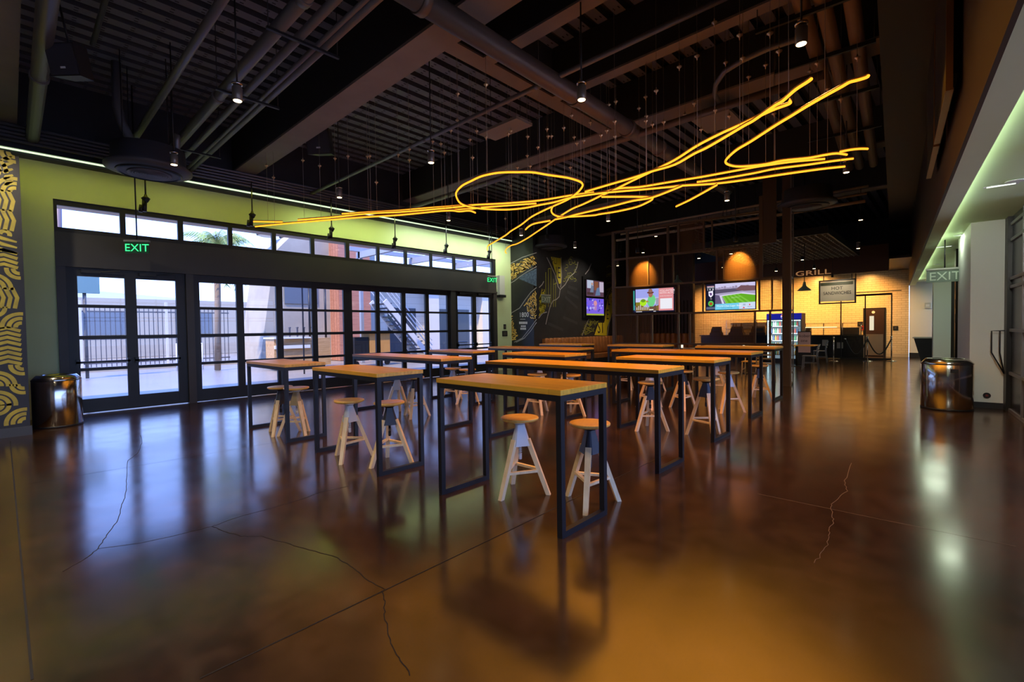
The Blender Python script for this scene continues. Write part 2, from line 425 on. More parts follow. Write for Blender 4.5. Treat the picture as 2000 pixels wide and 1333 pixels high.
# --- near wall with the painted mural (left edge of the photo)
NX = -10.3
mw = S('wall_mural', MB().box(-12.1, NX, -3.2, .17, 0, 4.22), BLACKW)
S('baseboard_left', MB().box(NX, NX+.03, -3.2, .19, 0, .14), mat('slate base', (.05, .055, .065), .5))
GOLDP = mat('ochre mural paint', (.50, .40, .05), .6, noise=(.33, .27, .05), nscale=9)
def arcs(mb, cy, cz, r0, n, wd, a0, a1, gap, plane, nrm):
    for k in range(n):
        r = r0+k*(wd+gap)
        mb.ribbon([plane(cy+r*math.cos(a0+(a1-a0)*i/10), cz+r*math.sin(a0+(a1-a0)*i/10)) for i in range(11)], wd, nrm)
mb = MB(); pl = lambda y, z: Vector((NX+.003, y, z)); NN = (1, 0, 0)
rnd = random.Random(9); CS = .29
for iz in range(14):
    for iy in range(4):
        y0_ = .12-CS*(iy+1); z0_ = .20+iz*CS; kd = rnd.choice((0, 0, 1, 1, 2, 3, 4))
        if kd in (0, 1):
            for cyy, czz, a0_, nn_ in (((y0_, z0_, 0, 3), (y0_+CS, z0_+CS, math.pi, 2)) if kd == 0 else ((y0_+CS, z0_, math.pi/2, 3), (y0_, z0_+CS, -math.pi/2, 2))):
                arcs(mb, cyy, czz, .06, nn_, .050, a0_-.12, a0_+math.pi/2+.12, .020, pl, NN)
        elif kd == 2:
            for j in range(4): mb.ribbon([pl(y0_+.01, z0_+.03+j*.07), pl(y0_+.14, z0_+.07+j*.07), pl(y0_+.28, z0_+.02+j*.07)], .046, NN)
        elif kd == 3:
            for j in range(4): mb.ribbon([pl(y0_+.02+j*.07, z0_-.01), pl(y0_+.05+j*.07, z0_+.15), pl(y0_+.0+j*.07, z0_+.30)], .046, NN)
        else:
            for j in range(3): mb.ribbon([pl(y0_+.02, z0_+.22-j*.085), pl(y0_+.13, z0_+.16-j*.085), pl(y0_+.28, z0_+.12-j*.085)], .05, NN, True)
            arcs(mb, y0_+.16, z0_+.22, .05, 1, .05, -.4, math.pi, .02, pl, NN)
# the yellow wing at the top of the panel
for j in range(5): mb.ribbon([pl(-.02+j*.01, 4.12-j*.09), pl(.03, 4.16-j*.09), pl(.10, 4.20-j*.09)], .05, NN, True)
mb.build('mural_strokes', GOLDP, mw)['label'] = 'ochre calligraphy strokes'

# --- far left return wall and long mural wall
M1Y, M2X = 12.9, -11.0
w1 = S('wall_alcove', MB().box(-12.4, M2X, M1Y, M1Y+.3, 0, 6.2), BLACKW)
w2 = S('wall_far_left', MB().box(M2X-.3, M2X, M1Y+.3, 19.5, 0, 6.2), BLACKW)
P1 = lambda p: Yp(p, M1Y-.004); P2 = lambda p: Xp(p, M2X+.004)
GOLD2 = mat('bright gold mural paint', (.90, .60, .15), .5)
GREYL = mat('pale grey mural line', (.34, .33, .34), .6)
BLUEP = mat('slate blue mural paint', (.10, .16, .27), .6, noise=(.03, .05, .09), nscale=14)
YEL = mat('mustard mural paint', (.62, .54, .03), .6)
OLV = mat('olive mural line', (.26, .27, .03), .6)
DKG = mat('charcoal mural paint', (.035, .035, .042), .5)
a = MB(); N1 = (0, -1, 0)
a.use(BLUEP).poly([P1(p) for p in ((1016, 541), (1048, 524), (1048, 560), (1030, 552), (1014, 545))])
a.use(GOLD2)
rnd = random.Random(11)
def inpoly(p, poly):
    c = False
    for (x1, y1), (x2, y2) in zip(poly, poly[1:]+poly[:1]):
        if (y1 > p[1]) != (y2 > p[1]) and p[0] < (x2-x1)*(p[1]-y1)/(y2-y1)+x1: c = not c
    return c
bandA = [(989, 523), (1005, 515), (1020, 507), (1035, 502), (1048, 498), (1048, 517), (1030, 527), (1015, 535), (1005, 546), (989, 554)]
for i in range(420):
    p = (rnd.uniform(988, 1048), rnd.uniform(497, 556))
    if inpoly(p, bandA):
        ang = math.atan2(p[1]-552, p[0]-1016)+math.pi/2; L_ = rnd.uniform(3, 6)
        q = (p[0]+math.cos(ang)*L_, p[1]+math.sin(ang)*L_); m_ = ((p[0]+q[0])/2, (p[1]+q[1])/2-1)
        if inpoly(q, bandA): a.ribbon([P1(p), P1(m_), P1(q)], .045, N1, True)
bandB = [(989, 628), (1000, 616), (1015, 606), (1027, 592), (1037, 577), (1048, 566), (1048, 620), (1035, 637), (1020, 656), (1006, 666), (989, 668)]
disc = [(1008, 610), (1020, 600), (1034, 612), (1037, 630), (1030, 648), (1016, 655), (1005, 640), (1003, 622)]
def squig(mb, P, N, poly, hole, n, step, wd):
    for i in range(n):
        xs = [p[0] for p in poly]; ys = [p[1] for p in poly]
        p = (rnd.uniform(min(xs), max(xs)), rnd.uniform(min(ys), max(ys)))
        if not inpoly(p, poly) or (hole and inpoly(p, hole)): continue
        ang = rnd.uniform(0, 6.28); pts = [p]
        for k in range(rnd.randint(2, 4)):
            ang += rnd.uniform(-1.3, 1.3); q = (pts[-1][0]+math.cos(ang)*step, pts[-1][1]+math.sin(ang)*step)
            if inpoly(q, poly) and not (hole and inpoly(q, hole)): pts.append(q)
        if len(pts) > 2: mb.ribbon([P(q) for q in pts], wd, N)
squig(a, P1, N1, bandB, disc, 420, 3.2, .030)
a.use(GREYL)
for l in ([(989, 519), (1005, 511), (1020, 503), (1035, 498), (1048, 494)], [(989, 558), (1005, 549), (1016, 540), (1030, 531), (1048, 521)],
          [(989, 624), (1000, 611), (1015, 602), (1025, 587), (1037, 571), (1048, 562)], [(1004, 669), (1020, 661), (1035, 642), (1048, 624)],
          [(1008, 669), (1024, 661), (1037, 646), (1048, 630)]): a.ribbon([P1(p) for p in l], .028, N1)
a.build('mural_artwork', None, w1)['label'] = 'gold squiggle bands with grey outlines on black'
tx = P1((1014, 620)); WH = mat('white mural lettering', (.75, .75, .78), .6)
text('mural_lettering', '1800', .25, tx, (1, 0, 0), (0, 0, 1), WH, w1, sx=.95)
b_ = MB()
b_.ribbon([P1((1016, 624)), P1((1026, 624))], .012, N1)
for row, (yy, x0, x1, hh) in enumerate(((631, 1013.5, 1030, .085), (637.5, 1017, 1027, .06), (642.5, 1016, 1027.5, .075))):
    n_ = 6 if row == 0 else 4
    for i in range(n_):
        xa = x0+(x1-x0)*i/n_+.5; xb = x0+(x1-x0)*(i+1)/n_-.3
        b_.ribbon([P1((xa, yy)), P1((xb, yy))], hh, N1)
b_.build('mural_small_print', WH, w1)
a = MB(); N2 = (1, 0, 0)
a.use(DKG)
for l in ([(1110, 560), (1128, 566)], [(1108, 570), (1130, 582)], [(1104, 580), (1128, 602)], [(1112, 548), (1128, 549)], [(1070, 632), (1100, 645)], [(1100, 620), (1128, 632)]): a.ribbon([P2(p)-Vector((.002, 0, 0)) for p in l], .16, N2, True)
a.use(OLV)
for x_, t_ in ((1066, 532), (1071, 525), (1076, 525), (1081, 545), (1085, 552)): a.ribbon([P2((x_, 600)), P2((x_, t_))], .03, N2)
a.ribbon([P2((1071, 525)), P2((1076, 525))], .03, N2); a.ribbon([P2((1081, 556)), P2((1088, 553))], .03, N2)
for i in range(16):
    p = (rnd.uniform(1100, 1128), rnd.uniform(508, 545)); pts = [p]; ang = rnd.uniform(0, 6)
    for k in range(4): ang += 1.0; pts.append((pts[-1][0]+3*math.cos(ang), pts[-1][1]+3*math.sin(ang)))
    a.ribbon([P2(q) for q in pts], .022, N2)
for i in range(20):
    p = (rnd.uniform(1183, 1193), rnd.uniform(520, 600)); a.ribbon([P2(p), P2((p[0]+5, p[1]-3)), P2((p[0]+9, p[1]-1))], .025, N2)
squig(a, P2, N2, [(1134, 655), (1142, 632), (1150, 622), (1170, 625), (1160, 655)], None, 80, 3, .02)
a.use(YEL)
a.poly([P2(p) for p in ((1076, 502), (1096, 505), (1096, 553), (1092, 555), (1087.5, 541), (1084.5, 530), (1080, 516))][::-1])
a.poly([P2(p) for p in ((1188, 578), (1198, 570), (1196, 610), (1186, 640), (1185, 656), (1161, 655), (1169, 631), (1181, 628), (1183, 606))][::-1])
squig(a, P2, N2, [(1053, 575), (1062, 558), (1065, 575), (1066, 605), (1052, 625)], None, 150, 3, .032)
a.use(GREYL)
for l in ([(1053, 562), (1059, 556), (1062, 550)], [(1052, 622), (1060, 612), (1068, 610)],
          [(1068, 503), (1074, 515), (1084, 537), (1090, 560), (1094, 566), (1092, 580), (1087, 585), (1080, 588), (1075, 598), (1070, 616), (1066, 634)],
          [(1094, 566), (1104, 556), (1111, 543), (1122, 533), (1127, 522), (1129, 512)], [(1096, 503), (1097, 540), (1095, 562)],
          [(1143, 536), (1150, 527), (1155, 515)], [(1137, 656), (1143, 640), (1150, 623)], [(1183, 585), (1190, 568), (1194, 560)], [(1186, 656), (1190, 630), (1197, 612)]): a.ribbon([P2(p) for p in l], .035, N2)
a.build('mural_artwork', None, w2)['label'] = 'mustard bands, olive skyline and grey cracks on black'
for s_, p_, sz in (('RLI', (1078, 515), .34), ('IE', (1085, 543), .62), ('L', (1187, 596), .62), ('E', (1184, 624), .62), ('ST', (1167, 651), .74)):
    o_ = Xp(p_, M2X+.012); text('mural_lettering', s_, sz, o_, (0, 1, 0), (0, 0, 1), BLACKW, w2, sx=.7)

# --- divider wall with vertical slats, back tiled wall and white end
TILE = bricks('cream subway tile', (.72, .60, .40), (.66, .54, .35), (.42, .33, .2), .3, .1, .006, (math.radians(90), 0, 0), .25)
SLAT = grain('dark timber slats', (.05, .028, .012), (.09, .05, .022), .5, 'Z', 4, 10)
YB = 27.0
S('wall_back', MB().box(-12.4, -1.4, YB, YB+.2, 0, 3.85), TILE)
S('wall_back_upper', MB().box(-12.4, 4.2, YB-.05, YB+.2, 3.85, 6.34), BLACKW)
S('baseboard_back', MB().box(-12.4, -1.4, YB-.02, YB, .0, .16), mat('pale skirting', (.5, .42, .3), .5))
S('wall_back_white', MB().box(-1.38, 4.2, YB-.02, YB+.2, 0, 3.85), PAINTW)
S('baseboard_right', MB().box(-1.38, 4.2, YB-.05, YB-.02, 0, .2), BLACKW)
wd = MB(); wd.box(-11.0, -7.9, 19.5, 19.7, 0, 6.2)
wd.use(SLAT)
for i in range(20):
    x = -10.9+i*.15; wd.box(x, x+.06, 19.44, 19.5, 1.2, 2.6)
wdo = S('wall_divider', wd, BLACKW); wdo.data.materials[0] = BLACKW if False else wdo.data.materials[0]
S('wall_kitchen_side', MB().box(-12.4, -12.2, 19.7, YB, 0, 6.2), BLACKW)
S('wall_rear', MB().box(-12.4, 4.2, -3.4, -3.2, 0, 6.3), mat('dim rear wall', (.16, .15, .14), .7))
# kitchen drop ceiling and fascia
S('ceiling_kitchen', MB().box(-12.1, -1.0, 22.0, YB, 3.86, 3.95), BLACKW)
fa = S('trim_3', MB().box(-12.1, -1.7, 21.8, 22.0, 3.42, 4.4), mat('red brown fascia', (.09, .035, .015), .5))
SIGNL = mat('copper sign lettering', (.85, .45, .22), .4, emit=(1, .5, .2), es=.25)
o_ = Yp((1553, 541), 21.78)
text('sign_lettering', 'GRILL', .27, (o_.x, o_.y, o_.z+.02), (1, 0, 0), (0, 0, 1), SIGNL, fa, depth=.02, sx=1.75)

# --- right side: bulkhead, corridor soffit, piers, storefront
BULK = mat('umber bulkhead paint', (.05, .036, .028), .6)
SOFM = mat('pale sage soffit paint', (.70, .84, .58), .6, noise=(.64, .78, .50), nscale=.7)
mb = MB(); rbox(mb, .47, .50, -3.2, 26.6, 3.12, 5.2); S('wall_bulkhead', mb, BULK)
mb = MB(); rbox(mb, .50, .69, -3.2, 26.6, 3.12, 3.3); S('trim_4', mb, SOFM)
mb = MB(); rbox(mb, .69, 2.2, -3.2, 26.6, 3.26, 3.36); S('ceiling_corridor', mb, SOFM)
mb = MB(); rbox(mb, -.17, .47, -3.2, 24, 5.2, 5.3); rbox(mb, -.17, -.14, -3.2, 24, 5.3, 6.2); S('trim_5', mb, mat('near black soffit paint', (.03, .022, .022), .55))
mb = MB(); rbox(mb, .5, .56, -3.2, 27.1, 3.36, 6.4); rbox(mb, .5, 4, 26.6, 26.75, 3.36, 6.4); rbox(mb, .5, 4.3, -3.35, -3.2, 3.3, 6.4); S('wall_right_upper', mb, BLACKW)
mb = MB(); rbox(mb, 1.04, 1.46, 11.6, 13.7, .1, 3.26); S('wall_pier', mb, PAINTW)
mb = MB(); rbox(mb, 1.03, 1.47, 11.58, 13.72, 0, .1); S('baseboard_pier', mb, BLACKW)
mb = MB(); rbox(mb, 1.20, 1.7, 15.4, 16.0, 0, 3.26); S('wall_pier', mb, PAINTW)
mb = MB(); rbox(mb, 1.02, 1.46, 21.4, 22, 0, 3.26); S('wall_pier', mb, PAINTW)
mb = MB(); rbox(mb, 1.46, 1.55, 21.4, 22, 0, 3.26); rbox(mb, 1.13, 1.2, 15.42, 15.7, 0, 3.26); S('trim_6', mb, DARK)
mb = MB(); rbox(mb, 1.75, 1.85, 10.8, 26.6, 0, 3.3); S('wall_right', mb, PAINTW)
JB = MB(); rbox(JB, 1.46, 1.62, 11.35, 11.75, 0, 3.26); S('trim_7', JB, DARK)
SFG = mat('smoked storefront glass', (.035, .042, .06), .25, 0, spec=.6)
SFR = mat('grey storefront mullion', (.20, .20, .22), .4, .4)
mb = MB()
for s0 in (10.33, 9.1, 7.9, 6.7, 5.5, 4.3, 3.1, 1.9, .7, -.5, -1.7, -2.9): rbox(mb, 1.49, 1.55, s0, s0+.05, 0, 3.26)
for zz in (0, .62, 1.34, 2.06, 2.2, 2.84, 3.1): rbox(mb, 1.49, 1.545, -3.2, 11.35, zz, zz+.05)
sf = S('window_2', mb, SFR)
mb = MB(); rbox(mb, 1.515, 1.525, 9.6, 11.35, .0, 3.26); mb.build('glass', SFG, sf)
mb = MB(); mb.poly([RP(1.52, -3.2, .05), RP(1.52, 9.6, .05), RP(1.52, 9.6, 3.2), RP(1.52, -3.2, 3.2)]); mb.build('glass', GL, sf)  # panes beyond view made clear to let daylight into the corridor
S('bounce_floor_right', MB().poly([RP(1.57, -30, -.12), (60, -30, -.12), (60, 60, -.12), RP(1.57, 10.9, -.12)], (0, 0, .123)), mat('pale bounce paving', (.55, .55, .46), .6, noise=(.48, .48, .40), nscale=.6))  # unseen ground, coloured pale to bounce sun up onto the soffit
mb = MB(); rbox(mb, 1.62, 3.3, 10.9, 11.0, 0, 3.3); S('wall_corridor_end', mb, GREYP)

# ================================================================== LIGHT STRIP AND CEILING STEEL
ls = MB().box(WX+.06, WX+.09, -3.1, 12.9, 4.775, 4.80)
t = empty('light_strip', (WX+.08, 5, 4.77), 'long thin greenish light strip along the top of the glazed wall', 'light strip')
ls.build('diffuser', emat('strip glow', (.75, 1, .62), 1.3), t)
MB().box(WX+.065, WX+.14, -3.1, 12.9, 4.80, 4.83).build('housing', BLK, t)
for yc_, ln_, e_, c_ in ((2.2, 5.4, 6.5, (1, .92, .03)), (6.4, 3.0, 14, (.90, 1, .34)), (10.3, 4.8, 42, (.88, 1, .80))):
    o_ = lamp('strip_lamp', 'AREA', (WX+.75, yc_, 4.74), e_*1.3, c_, t, .1); d_ = o_.data; d_.shape = 'RECTANGLE'; d_.size = ln_; d_.size_y = .06; d_.spread = math.radians(120)  # unseen lamps set out from the strip, each tinted to wash the wall
    zax = (Vector((WX, 0, 3.6))-Vector((WX+.75, 0, 4.74))).normalized()*-1; xax = Vector((0, 1, 0)); yax = zax.cross(xax)
    o_.rotation_quaternion = Matrix((xax, yax, zax)).transposed().to_quaternion()

# conduit rack along the wall
t = empty('conduit_rack', (WX+.35, 6, 4.9), 'rack of parallel grey conduits running above the light strip', 'conduits')
for i in range(5):
    MB().cyl((WX+.22, -3.1, 4.90+i*.065), (WX+.22, 12.8, 4.90+i*.065), .028, 8).build('conduit', GALV, t)
for y in (1.2, 4, 7, 10): MB().box(WX+.005, WX+.2, y, y+.05, 4.88, 5.22).build('bracket', BLK, t)

def xbeam(y0, y1, zb, x0, x1, label, zt=6.2, m=BEAMP, web=True):
    mb = MB().box(x0, x1, y0, y1, zb, zb+.05)
    ym = (y0+y1)/2
    mb.use(BEAMP if m is None else m); mb.box(x0, x1, ym-.04, ym+.04, zb+.05, zt); mb.box(x0, x1, y0, y1, zt-.05, zt)
    return tag(mb.build('steel_beam', m), label, 'beam', 'steel beams under the roof deck')
BOXB = mat('black beam side', (.02, .02, .024), .6)
mb = MB().use(BEAMP).box(-12.1, -1.4, 3.60, 4.04, 5.2, 5.24); mb.use(BOXB).box(-12.1, -1.4, 3.605, 4.035, 5.24, 6.2)
tag(mb.build('steel_beam'), 'deep boxed ceiling beam with pale taupe underside running from the glazed wall', 'beam', 'steel beams under the roof deck')
mb = MB().use(BEAMP).box(-12.1, -.2, -.75, .19, 5.2, 5.24); mb.use(BOXB).box(-12.1, -.2, -.745, .185, 5.24, 6.2)
tag(mb.build('steel_beam'), 'wide boxed beam overhead at the left edge, above the yellow mural', 'beam', 'steel beams under the roof deck')
mb = MB().use(BEAMP).box(-5.2, -4.93, 4.04, 8.2, 5.4, 5.43); mb.use(BOXB).box(-5.195, -4.935, 4.04, 8.2, 5.43, 6.2)
tag(mb.build('steel_beam'), 'short cross beam joining the deep boxed beam to the next one', 'beam', 'steel beams under the roof deck')
for y, x0, lab, w_ in ((4.75, -4.93, 'slim brown beam just beyond the deep boxed beam', .22), (6.35, -4.93, 'slim brown beam crossing behind the thick round duct', .2),
                       (8.2, -12.1, 'long taupe beam above the neon loop', .5), (12.9, -12.1, 'beam directly above the steel dividing screen', .4), (17.0, -11.0, 'farthest ceiling beam, seen through the top of the dividing screen', .4)):
    mb = MB().use(BEAMP).box(x0, -.2, y, y+w_, 5.4, 5.43); mb.use(BOXB).box(x0, -.2, y+.005, y+w_-.005, 5.43, 6.2)
    tag(mb.build('steel_beam'), lab, 'beam', 'steel beams under the roof deck')

def pipe(a, b, r, name, label, cat, m=GALV, group=None, n=14, coup=()):
    o = MB().cyl(a, b, r, n).build(name, m); tag(o, label, cat, group)
    for c in coup:
        p = Vector(a).lerp(Vector(b), c); d = (Vector(b)-Vector(a)).normalized()*.05
        MB().cyl(p-d, p+d, r*1.15, n).build('coupling', m, o)
    return o
DUCTM = mat('taupe duct paint', (.15, .115, .10), .42, .2)
pipe((-4.05, 2.2, 4.95), (-4.2, 12.6, 4.95), .13, 'round_duct', 'thick round taupe duct running diagonally across the middle of the ceiling', 'duct', DUCTM, coup=(.08, .35, .5, .62))
G = 'round pipes under the roof deck at left'
pipe((-12, .37, 5.0), (-2, .37, 5.0), .09, 'pipe', 'fat dark pipe beside the wide beam at the left edge', 'pipe', group=G, coup=(.3,))
pipe((-11.9, 1.62, 5.0), (-2, 1.62, 5.0), .05, 'pipe', 'lone slim grey pipe crossing the deck left of the pipe rack', 'pipe', group=G)
pipe((-11.9, 2.2, 5.0), (-2, 2.2, 5.0), .075, 'pipe', 'thickest pipe of the rack, leftmost of the three', 'pipe', group=G, coup=(.4, .7))
pipe((-11.9, 2.44, 5.0), (-2, 2.44, 5.0), .05, 'pipe', 'middle pipe of the rack, bluish grey', 'pipe', group=G)
pipe((-11.9, 2.66, 5.0), (-2, 2.66, 5.0), .03, 'pipe', 'thin pipe running close beside the right-hand rack pipe', 'pipe', group=G)
pipe((-11.9, 2.74, 5.0), (-2, 2.74, 5.0), .045, 'pipe', 'rightmost pipe of the rack next to the deep beam', 'pipe', group=G)
pipe((-9.5, .98, 5.9), (-2, .98, 5.9), .035, 'pipe', 'thin upper pipe tight under the deck near the left speaker', 'pipe', group=G)
pipe((-12, 5.3, 5.0), (-1.1, 5.3, 5.0), .035, 'pipe', 'slim sprinkler pipe crossing under the round duct', 'pipe', coup=(.45, .7))
pipe((-12, 7.65, 4.9), (-1.3, 7.65, 4.9), .06, 'pipe', 'grey pipe crossing behind the neon loop', 'pipe', DUCTM)
for x in (-10.4, -7.5, -5.6, -3.9):
    r = MB().box(x-.02, x+.02, 2.05, 2.9, 4.90, 4.93)
    o = tag(r.build('trapeze_hanger', BLK), {-10.4: 'trapeze hanger under the pipe rack nearest the wall', -7.5: 'second trapeze hanger from the wall under the pipe rack', -5.6: 'third trapeze hanger from the wall under the pipe rack', -3.9: 'trapeze hanger of the pipe rack nearest the camera'}[x], 'hanger', 'trapeze hangers of the pipe rack')
    for y in (2.07, 2.88): MB().cyl((x, y, 4.92), (x, y, 6.2), .006, 6).build('rod', BLK, o)
for k, (lab, x) in enumerate((('duct wall side', -9.4), ('duct mid', -7.6))):
    pass
# three ducts along the right bulkhead with trapezes
OR = mat('ochre brown duct paint', (.22, .14, .07), .5, .1)
for lat, r, lab in ((-.86, .085, 'leftmost of the three parallel ducts beside the dark bulkhead'), (-.66, .085, 'middle of the three parallel ducts beside the dark bulkhead'), (-.40, .085, 'rightmost of the three parallel ducts beside the dark bulkhead')):
    o = MB().cyl(RP(lat, 1, 5.25), RP(lat, 14, 5.25), r, 14).build('round_duct', OR); tag(o, lab, 'duct', 'three ducts beside the bulkhead')
for i, s_ in enumerate((5.3, 6.5, 7.7, 9.2, 11.0)):
    mb = MB(); rbox(mb, -1.35, -.2, s_, s_+.04, 5.11, 5.16); o = mb.build('duct_hanger', BLK)
    tag(o, ('nearest', 'second', 'third', 'fourth', 'farthest')[i]+' cross hanger carrying the three right-hand ducts', 'hanger', 'cross hangers of the three ducts')
    for l_ in (-1.33, -.22):
        MB().cyl(RP(l_, s_+.02, 5.15), RP(l_, s_+.02, 6.2), .006, 6).build('rod', BLK, o)
# misc short pipes in the left corner: offset duct
o = MB().tube([(-10.3, 1.35, 6.1), (-10.3, 1.35, 5.35), (-10.3, 1.40, 5.1), (-10.3, 1.55, 4.75), (-10.3, 1.6, 4.5)], .07, 12).build('pipe', GALV); tag(o, 'vertical pipe dropping into the round cassette near the mural', 'pipe')
o = MB().tube([(-9.9, 2.1, 5.0), (-9.95, 2.1, 4.9), (-10.0, 2.1, 4.6), (-10.05, 2.0, 4.45)], .05, 10).build('pipe', GALV); tag(o, 'bent pipe elbow at the right of the near round cassette', 'pipe')
# curved flexible conduit, upper right
pts = [Zp(p, 5.0) for p in ((1570, 72), (1500, 95), (1450, 118), (1415, 140), (1398, 165), (1396, 185), (1404, 198))]
q = []
for i in range(len(pts)-1):
    for k in range(4): q.append(pts[i].lerp(pts[i+1], k/4))
o = MB().tube(q+[pts[-1]], .035, 10).build('curved_conduit', GALV); tag(o, 'curved grey conduit hooking down at upper right of the neon', 'conduit')

# hung acoustic panels
for pts, lab in ((((937, 262), (1008, 232), (1040, 246), (967, 275)), 'flat grey rectangular panel hung above the neon loop'), (((1355, 232), (1425, 215), (1437, 245), (1375, 256)), 'flat brown rectangular panel hung beside the curved conduit')):
    q = [Zp(p, 5.1) for p in pts]; x0, x1 = min(p.x for p in q), max(p.x for p in q); y0, y1 = min(p.y for p in q), max(p.y for p in q)
    t = empty('ceiling_panel', ((x0+x1)/2, (y0+y1)/2, 5.1), lab, 'panel', 'flat hung ceiling panels')
    MB().box(x0, x1, y0, y1, 5.1, 5.15).build('board', mat('grey panel', (.24, .21, .19), .6), t)
    for x in (x0+.1, x1-.1): MB().cyl((x, (y0+y1)/2, 5.15), (x, (y0+y1)/2, 6.2), .006, 6).build('rod', BLK, t)

# ================================================================== ROUND CASSETTES
CASM = mat('charcoal cassette', (.07, .07, .08), .5)
def cassette(c, r, lab):
    t = empty('ceiling_cassette', c, lab, 'ceiling air unit', 'round ceiling air units')
    MB().lathe([(r*.55, 0), (r*.62, -.005), (r*.8, .02), (r, .05), (r, .10), (r*.86, .16), (r*.84, .42), (0, .44)], (0, 0, 0), 48).build('housing', CASM, t, local=True)
    mb = MB()
    for k in range(9):
        rr = r*.5*(k+1)/9; mb.lathe([(rr-.02, -.012), (rr+.004, -.018), (rr+.004, -.005), (rr-.02, -.004)], (0, 0, 0), 40)
    mb.build('grille', mat('grille grey', (.12, .12, .15), .5), t, local=True)
    mb = MB().lathe([(r*.66, .012), (r*.70, -.014), (r*.74, .0), (r*.76, .016)], (0, 0, 0), 48); mb.build('outlet_ring', BLK, t, local=True)
    for k in range(4):
        an = k*math.pi/2+.5; MB().cyl((r*.7*math.cos(an), r*.7*math.sin(an), .4), (r*.7*math.cos(an), r*.7*math.sin(an), 6.2-c[2]), .008, 6).build('rod', BLK, t, local=True)
    return t
cassette((-10.2, 1.74, 4.3), .62, 'big round black air cassette hanging left, in front of the sage wall')
cassette((-10.77, 13.6, 4.42), .62, 'round air cassette hanging in front of the far painted wall')
cassette((-2.6, 13.3, 4.35), .62, 'round air cassette hanging above the boxed screen post')

# ================================================================== SPEAKERS
SPK = mat('black speaker', (.02, .021, .024), .5)
def speaker(c, rz, sc, lab, tilt=.5):
    t = empty('speaker', c, lab, 'speaker', 'black ceiling speakers', rz)
    t.rotation_euler = (tilt, 0, rz)
    w_, h_, d_ = .42*sc, .42*sc, .3*sc
    MB().add([(-w_/2, -d_/2, -h_/2), (w_/2, -d_/2, -h_/2), (w_*.34, d_/2, -h_/2), (-w_*.34, d_/2, -h_/2), (-w_/2, -d_/2, h_/2), (w_/2, -d_/2, h_/2), (w_*.34, d_/2, h_/2), (-w_*.34, d_/2, h_/2)],
             [(0, 3, 2, 1), (4, 5, 6, 7), (0, 1, 5, 4), (1, 2, 6, 5), (2, 3, 7, 6), (3, 0, 4, 7)]).build('cabinet', SPK, t, local=True)
    MB().box(-w_*.46, w_*.46, -d_/2-.012, -d_/2, -h_*.46, h_*.46).build('front_grille', mat('speaker grille', (.035, .035, .045), .7), t, local=True)
    MB().box(-.035*sc, .035*sc, -d_/2-.016, -d_/2-.012, -h_*.28, -h_*.22).build('badge', WHITEM, t, local=True)
    MB().cyl((0, d_*.1, h_/2), (0, d_*.1, h_/2+.5), .012, 8).build('yoke', BLK, t, local=True)
    MB().cyl((0, d_*.1, h_/2+.48), (0, d_*.1, h_/2+1.15), .012, 8).build('hanger_rod', BLK, t, local=True)
    return t
speaker(Zp((140, 122), 4.85), math.radians(42), .85, 'black speaker with small white badge hanging at far upper left', .25)
speaker(Zp((628, 278), 5.35), math.radians(40), 1.15, 'black wedge speaker hanging just right of the deep boxed beam', .25)

# ================================================================== PENDANT DOWNLIGHTS
WARM = (1, .62, .30)
LENS = emat('warm lamp lens', (1, .72, .38), 9)
def make_pendant(c, lab, first=None, rod=None):
    t = empty('pendant_downlight', c, lab, 'pendant light', 'cylindrical pendant downlights')
    MB().lathe([(.048, 0), (.055, .004), (.055, .15), (.045, .17), (.012, .18)], (0, 0, 0), 18).build('lamp_shade', mat('pendant grey', (.22, .2, .18), .35, .4), t, local=True)
    MB().lathe([(0.0, -.004), (.044, -.004), (.044, .002), (0, .004)], (0, 0, 0), 18).build('lens', LENS, t, local=True)
    MB().lathe([(.05, .178), (.06, .185), (.06, .2), (.02, .205)], (0, 0, 0), 14).build('clamp', STEEL, t, local=True)
    MB().cyl((0, 0, .2), (0, 0, 6.2-c[2]), .010, 8).build('rod', BLK, t, local=True)
    return t
PEND = [((464, 197), 'pendant downlight glowing in front of the pipe rack, nearest at upper left', 1), ((340, 322), 'pendant downlight beside the near round cassette', 1),
        ((842, 318), 'pendant downlight left of the neon loop, level with the hung grey panel', 1), ((663, 386), 'pendant downlight above the left tails of the neon', 0),
        ((1136, 195), 'pendant downlight in front of the thick round duct', 1), ((1565, 86), 'pendant downlight nearest at upper right, above the upper neon tips', 1),
        ((876, 431), 'small pendant downlight just under the left end of the neon loop', 0), ((1018, 460), 'small pendant downlight between the two neon tails', 1),
        ((1123, 484), 'pendant downlight in front of the far painted wall', 1), ((1188, 432), 'pendant downlight at the left corner of the dividing screen', 1),
        ((1420, 392), 'pendant downlight in front of the upper right of the dividing screen', 1), ((1653, 337), 'pendant downlight by the lower right tips of the neon', 1)]
for p, lab, on in PEND:
    c = Zp(p, 4.25); t = make_pendant(c, lab)
    if on: lamp('pendant_lamp', 'SPOT', c+Vector((0, 0, -.02)), 150, WARM, t, .04, spot=1.25, blend=.6)
PEND2 = [((1281, 462), 4.0), ((1368, 484), 3.9), ((1475, 468), 4.0), ((1256, 494), 4.0), ((1443, 498), 4.0), ((1412, 523), 4.0), ((1567, 508), 3.7), ((1516, 530), 3.7), ((1590, 525), 3.7), ((1681, 430), 4.6), ((1365, 505), 3.9), ((1340, 529), 3.8)]
names2 = ['left of the amber cell', 'above the middle of the screen', 'behind the top right post', 'by the upper left cell', 'inside the amber mesh cell, high', 'inside the amber mesh cell, left', 'right of the boxed post', 'low beside the grill fascia', 'just right of the boxed post, lowest', 'alone in the dark ceiling toward the bulkhead', 'behind the wide dark cell', 'low behind the bell pendant']
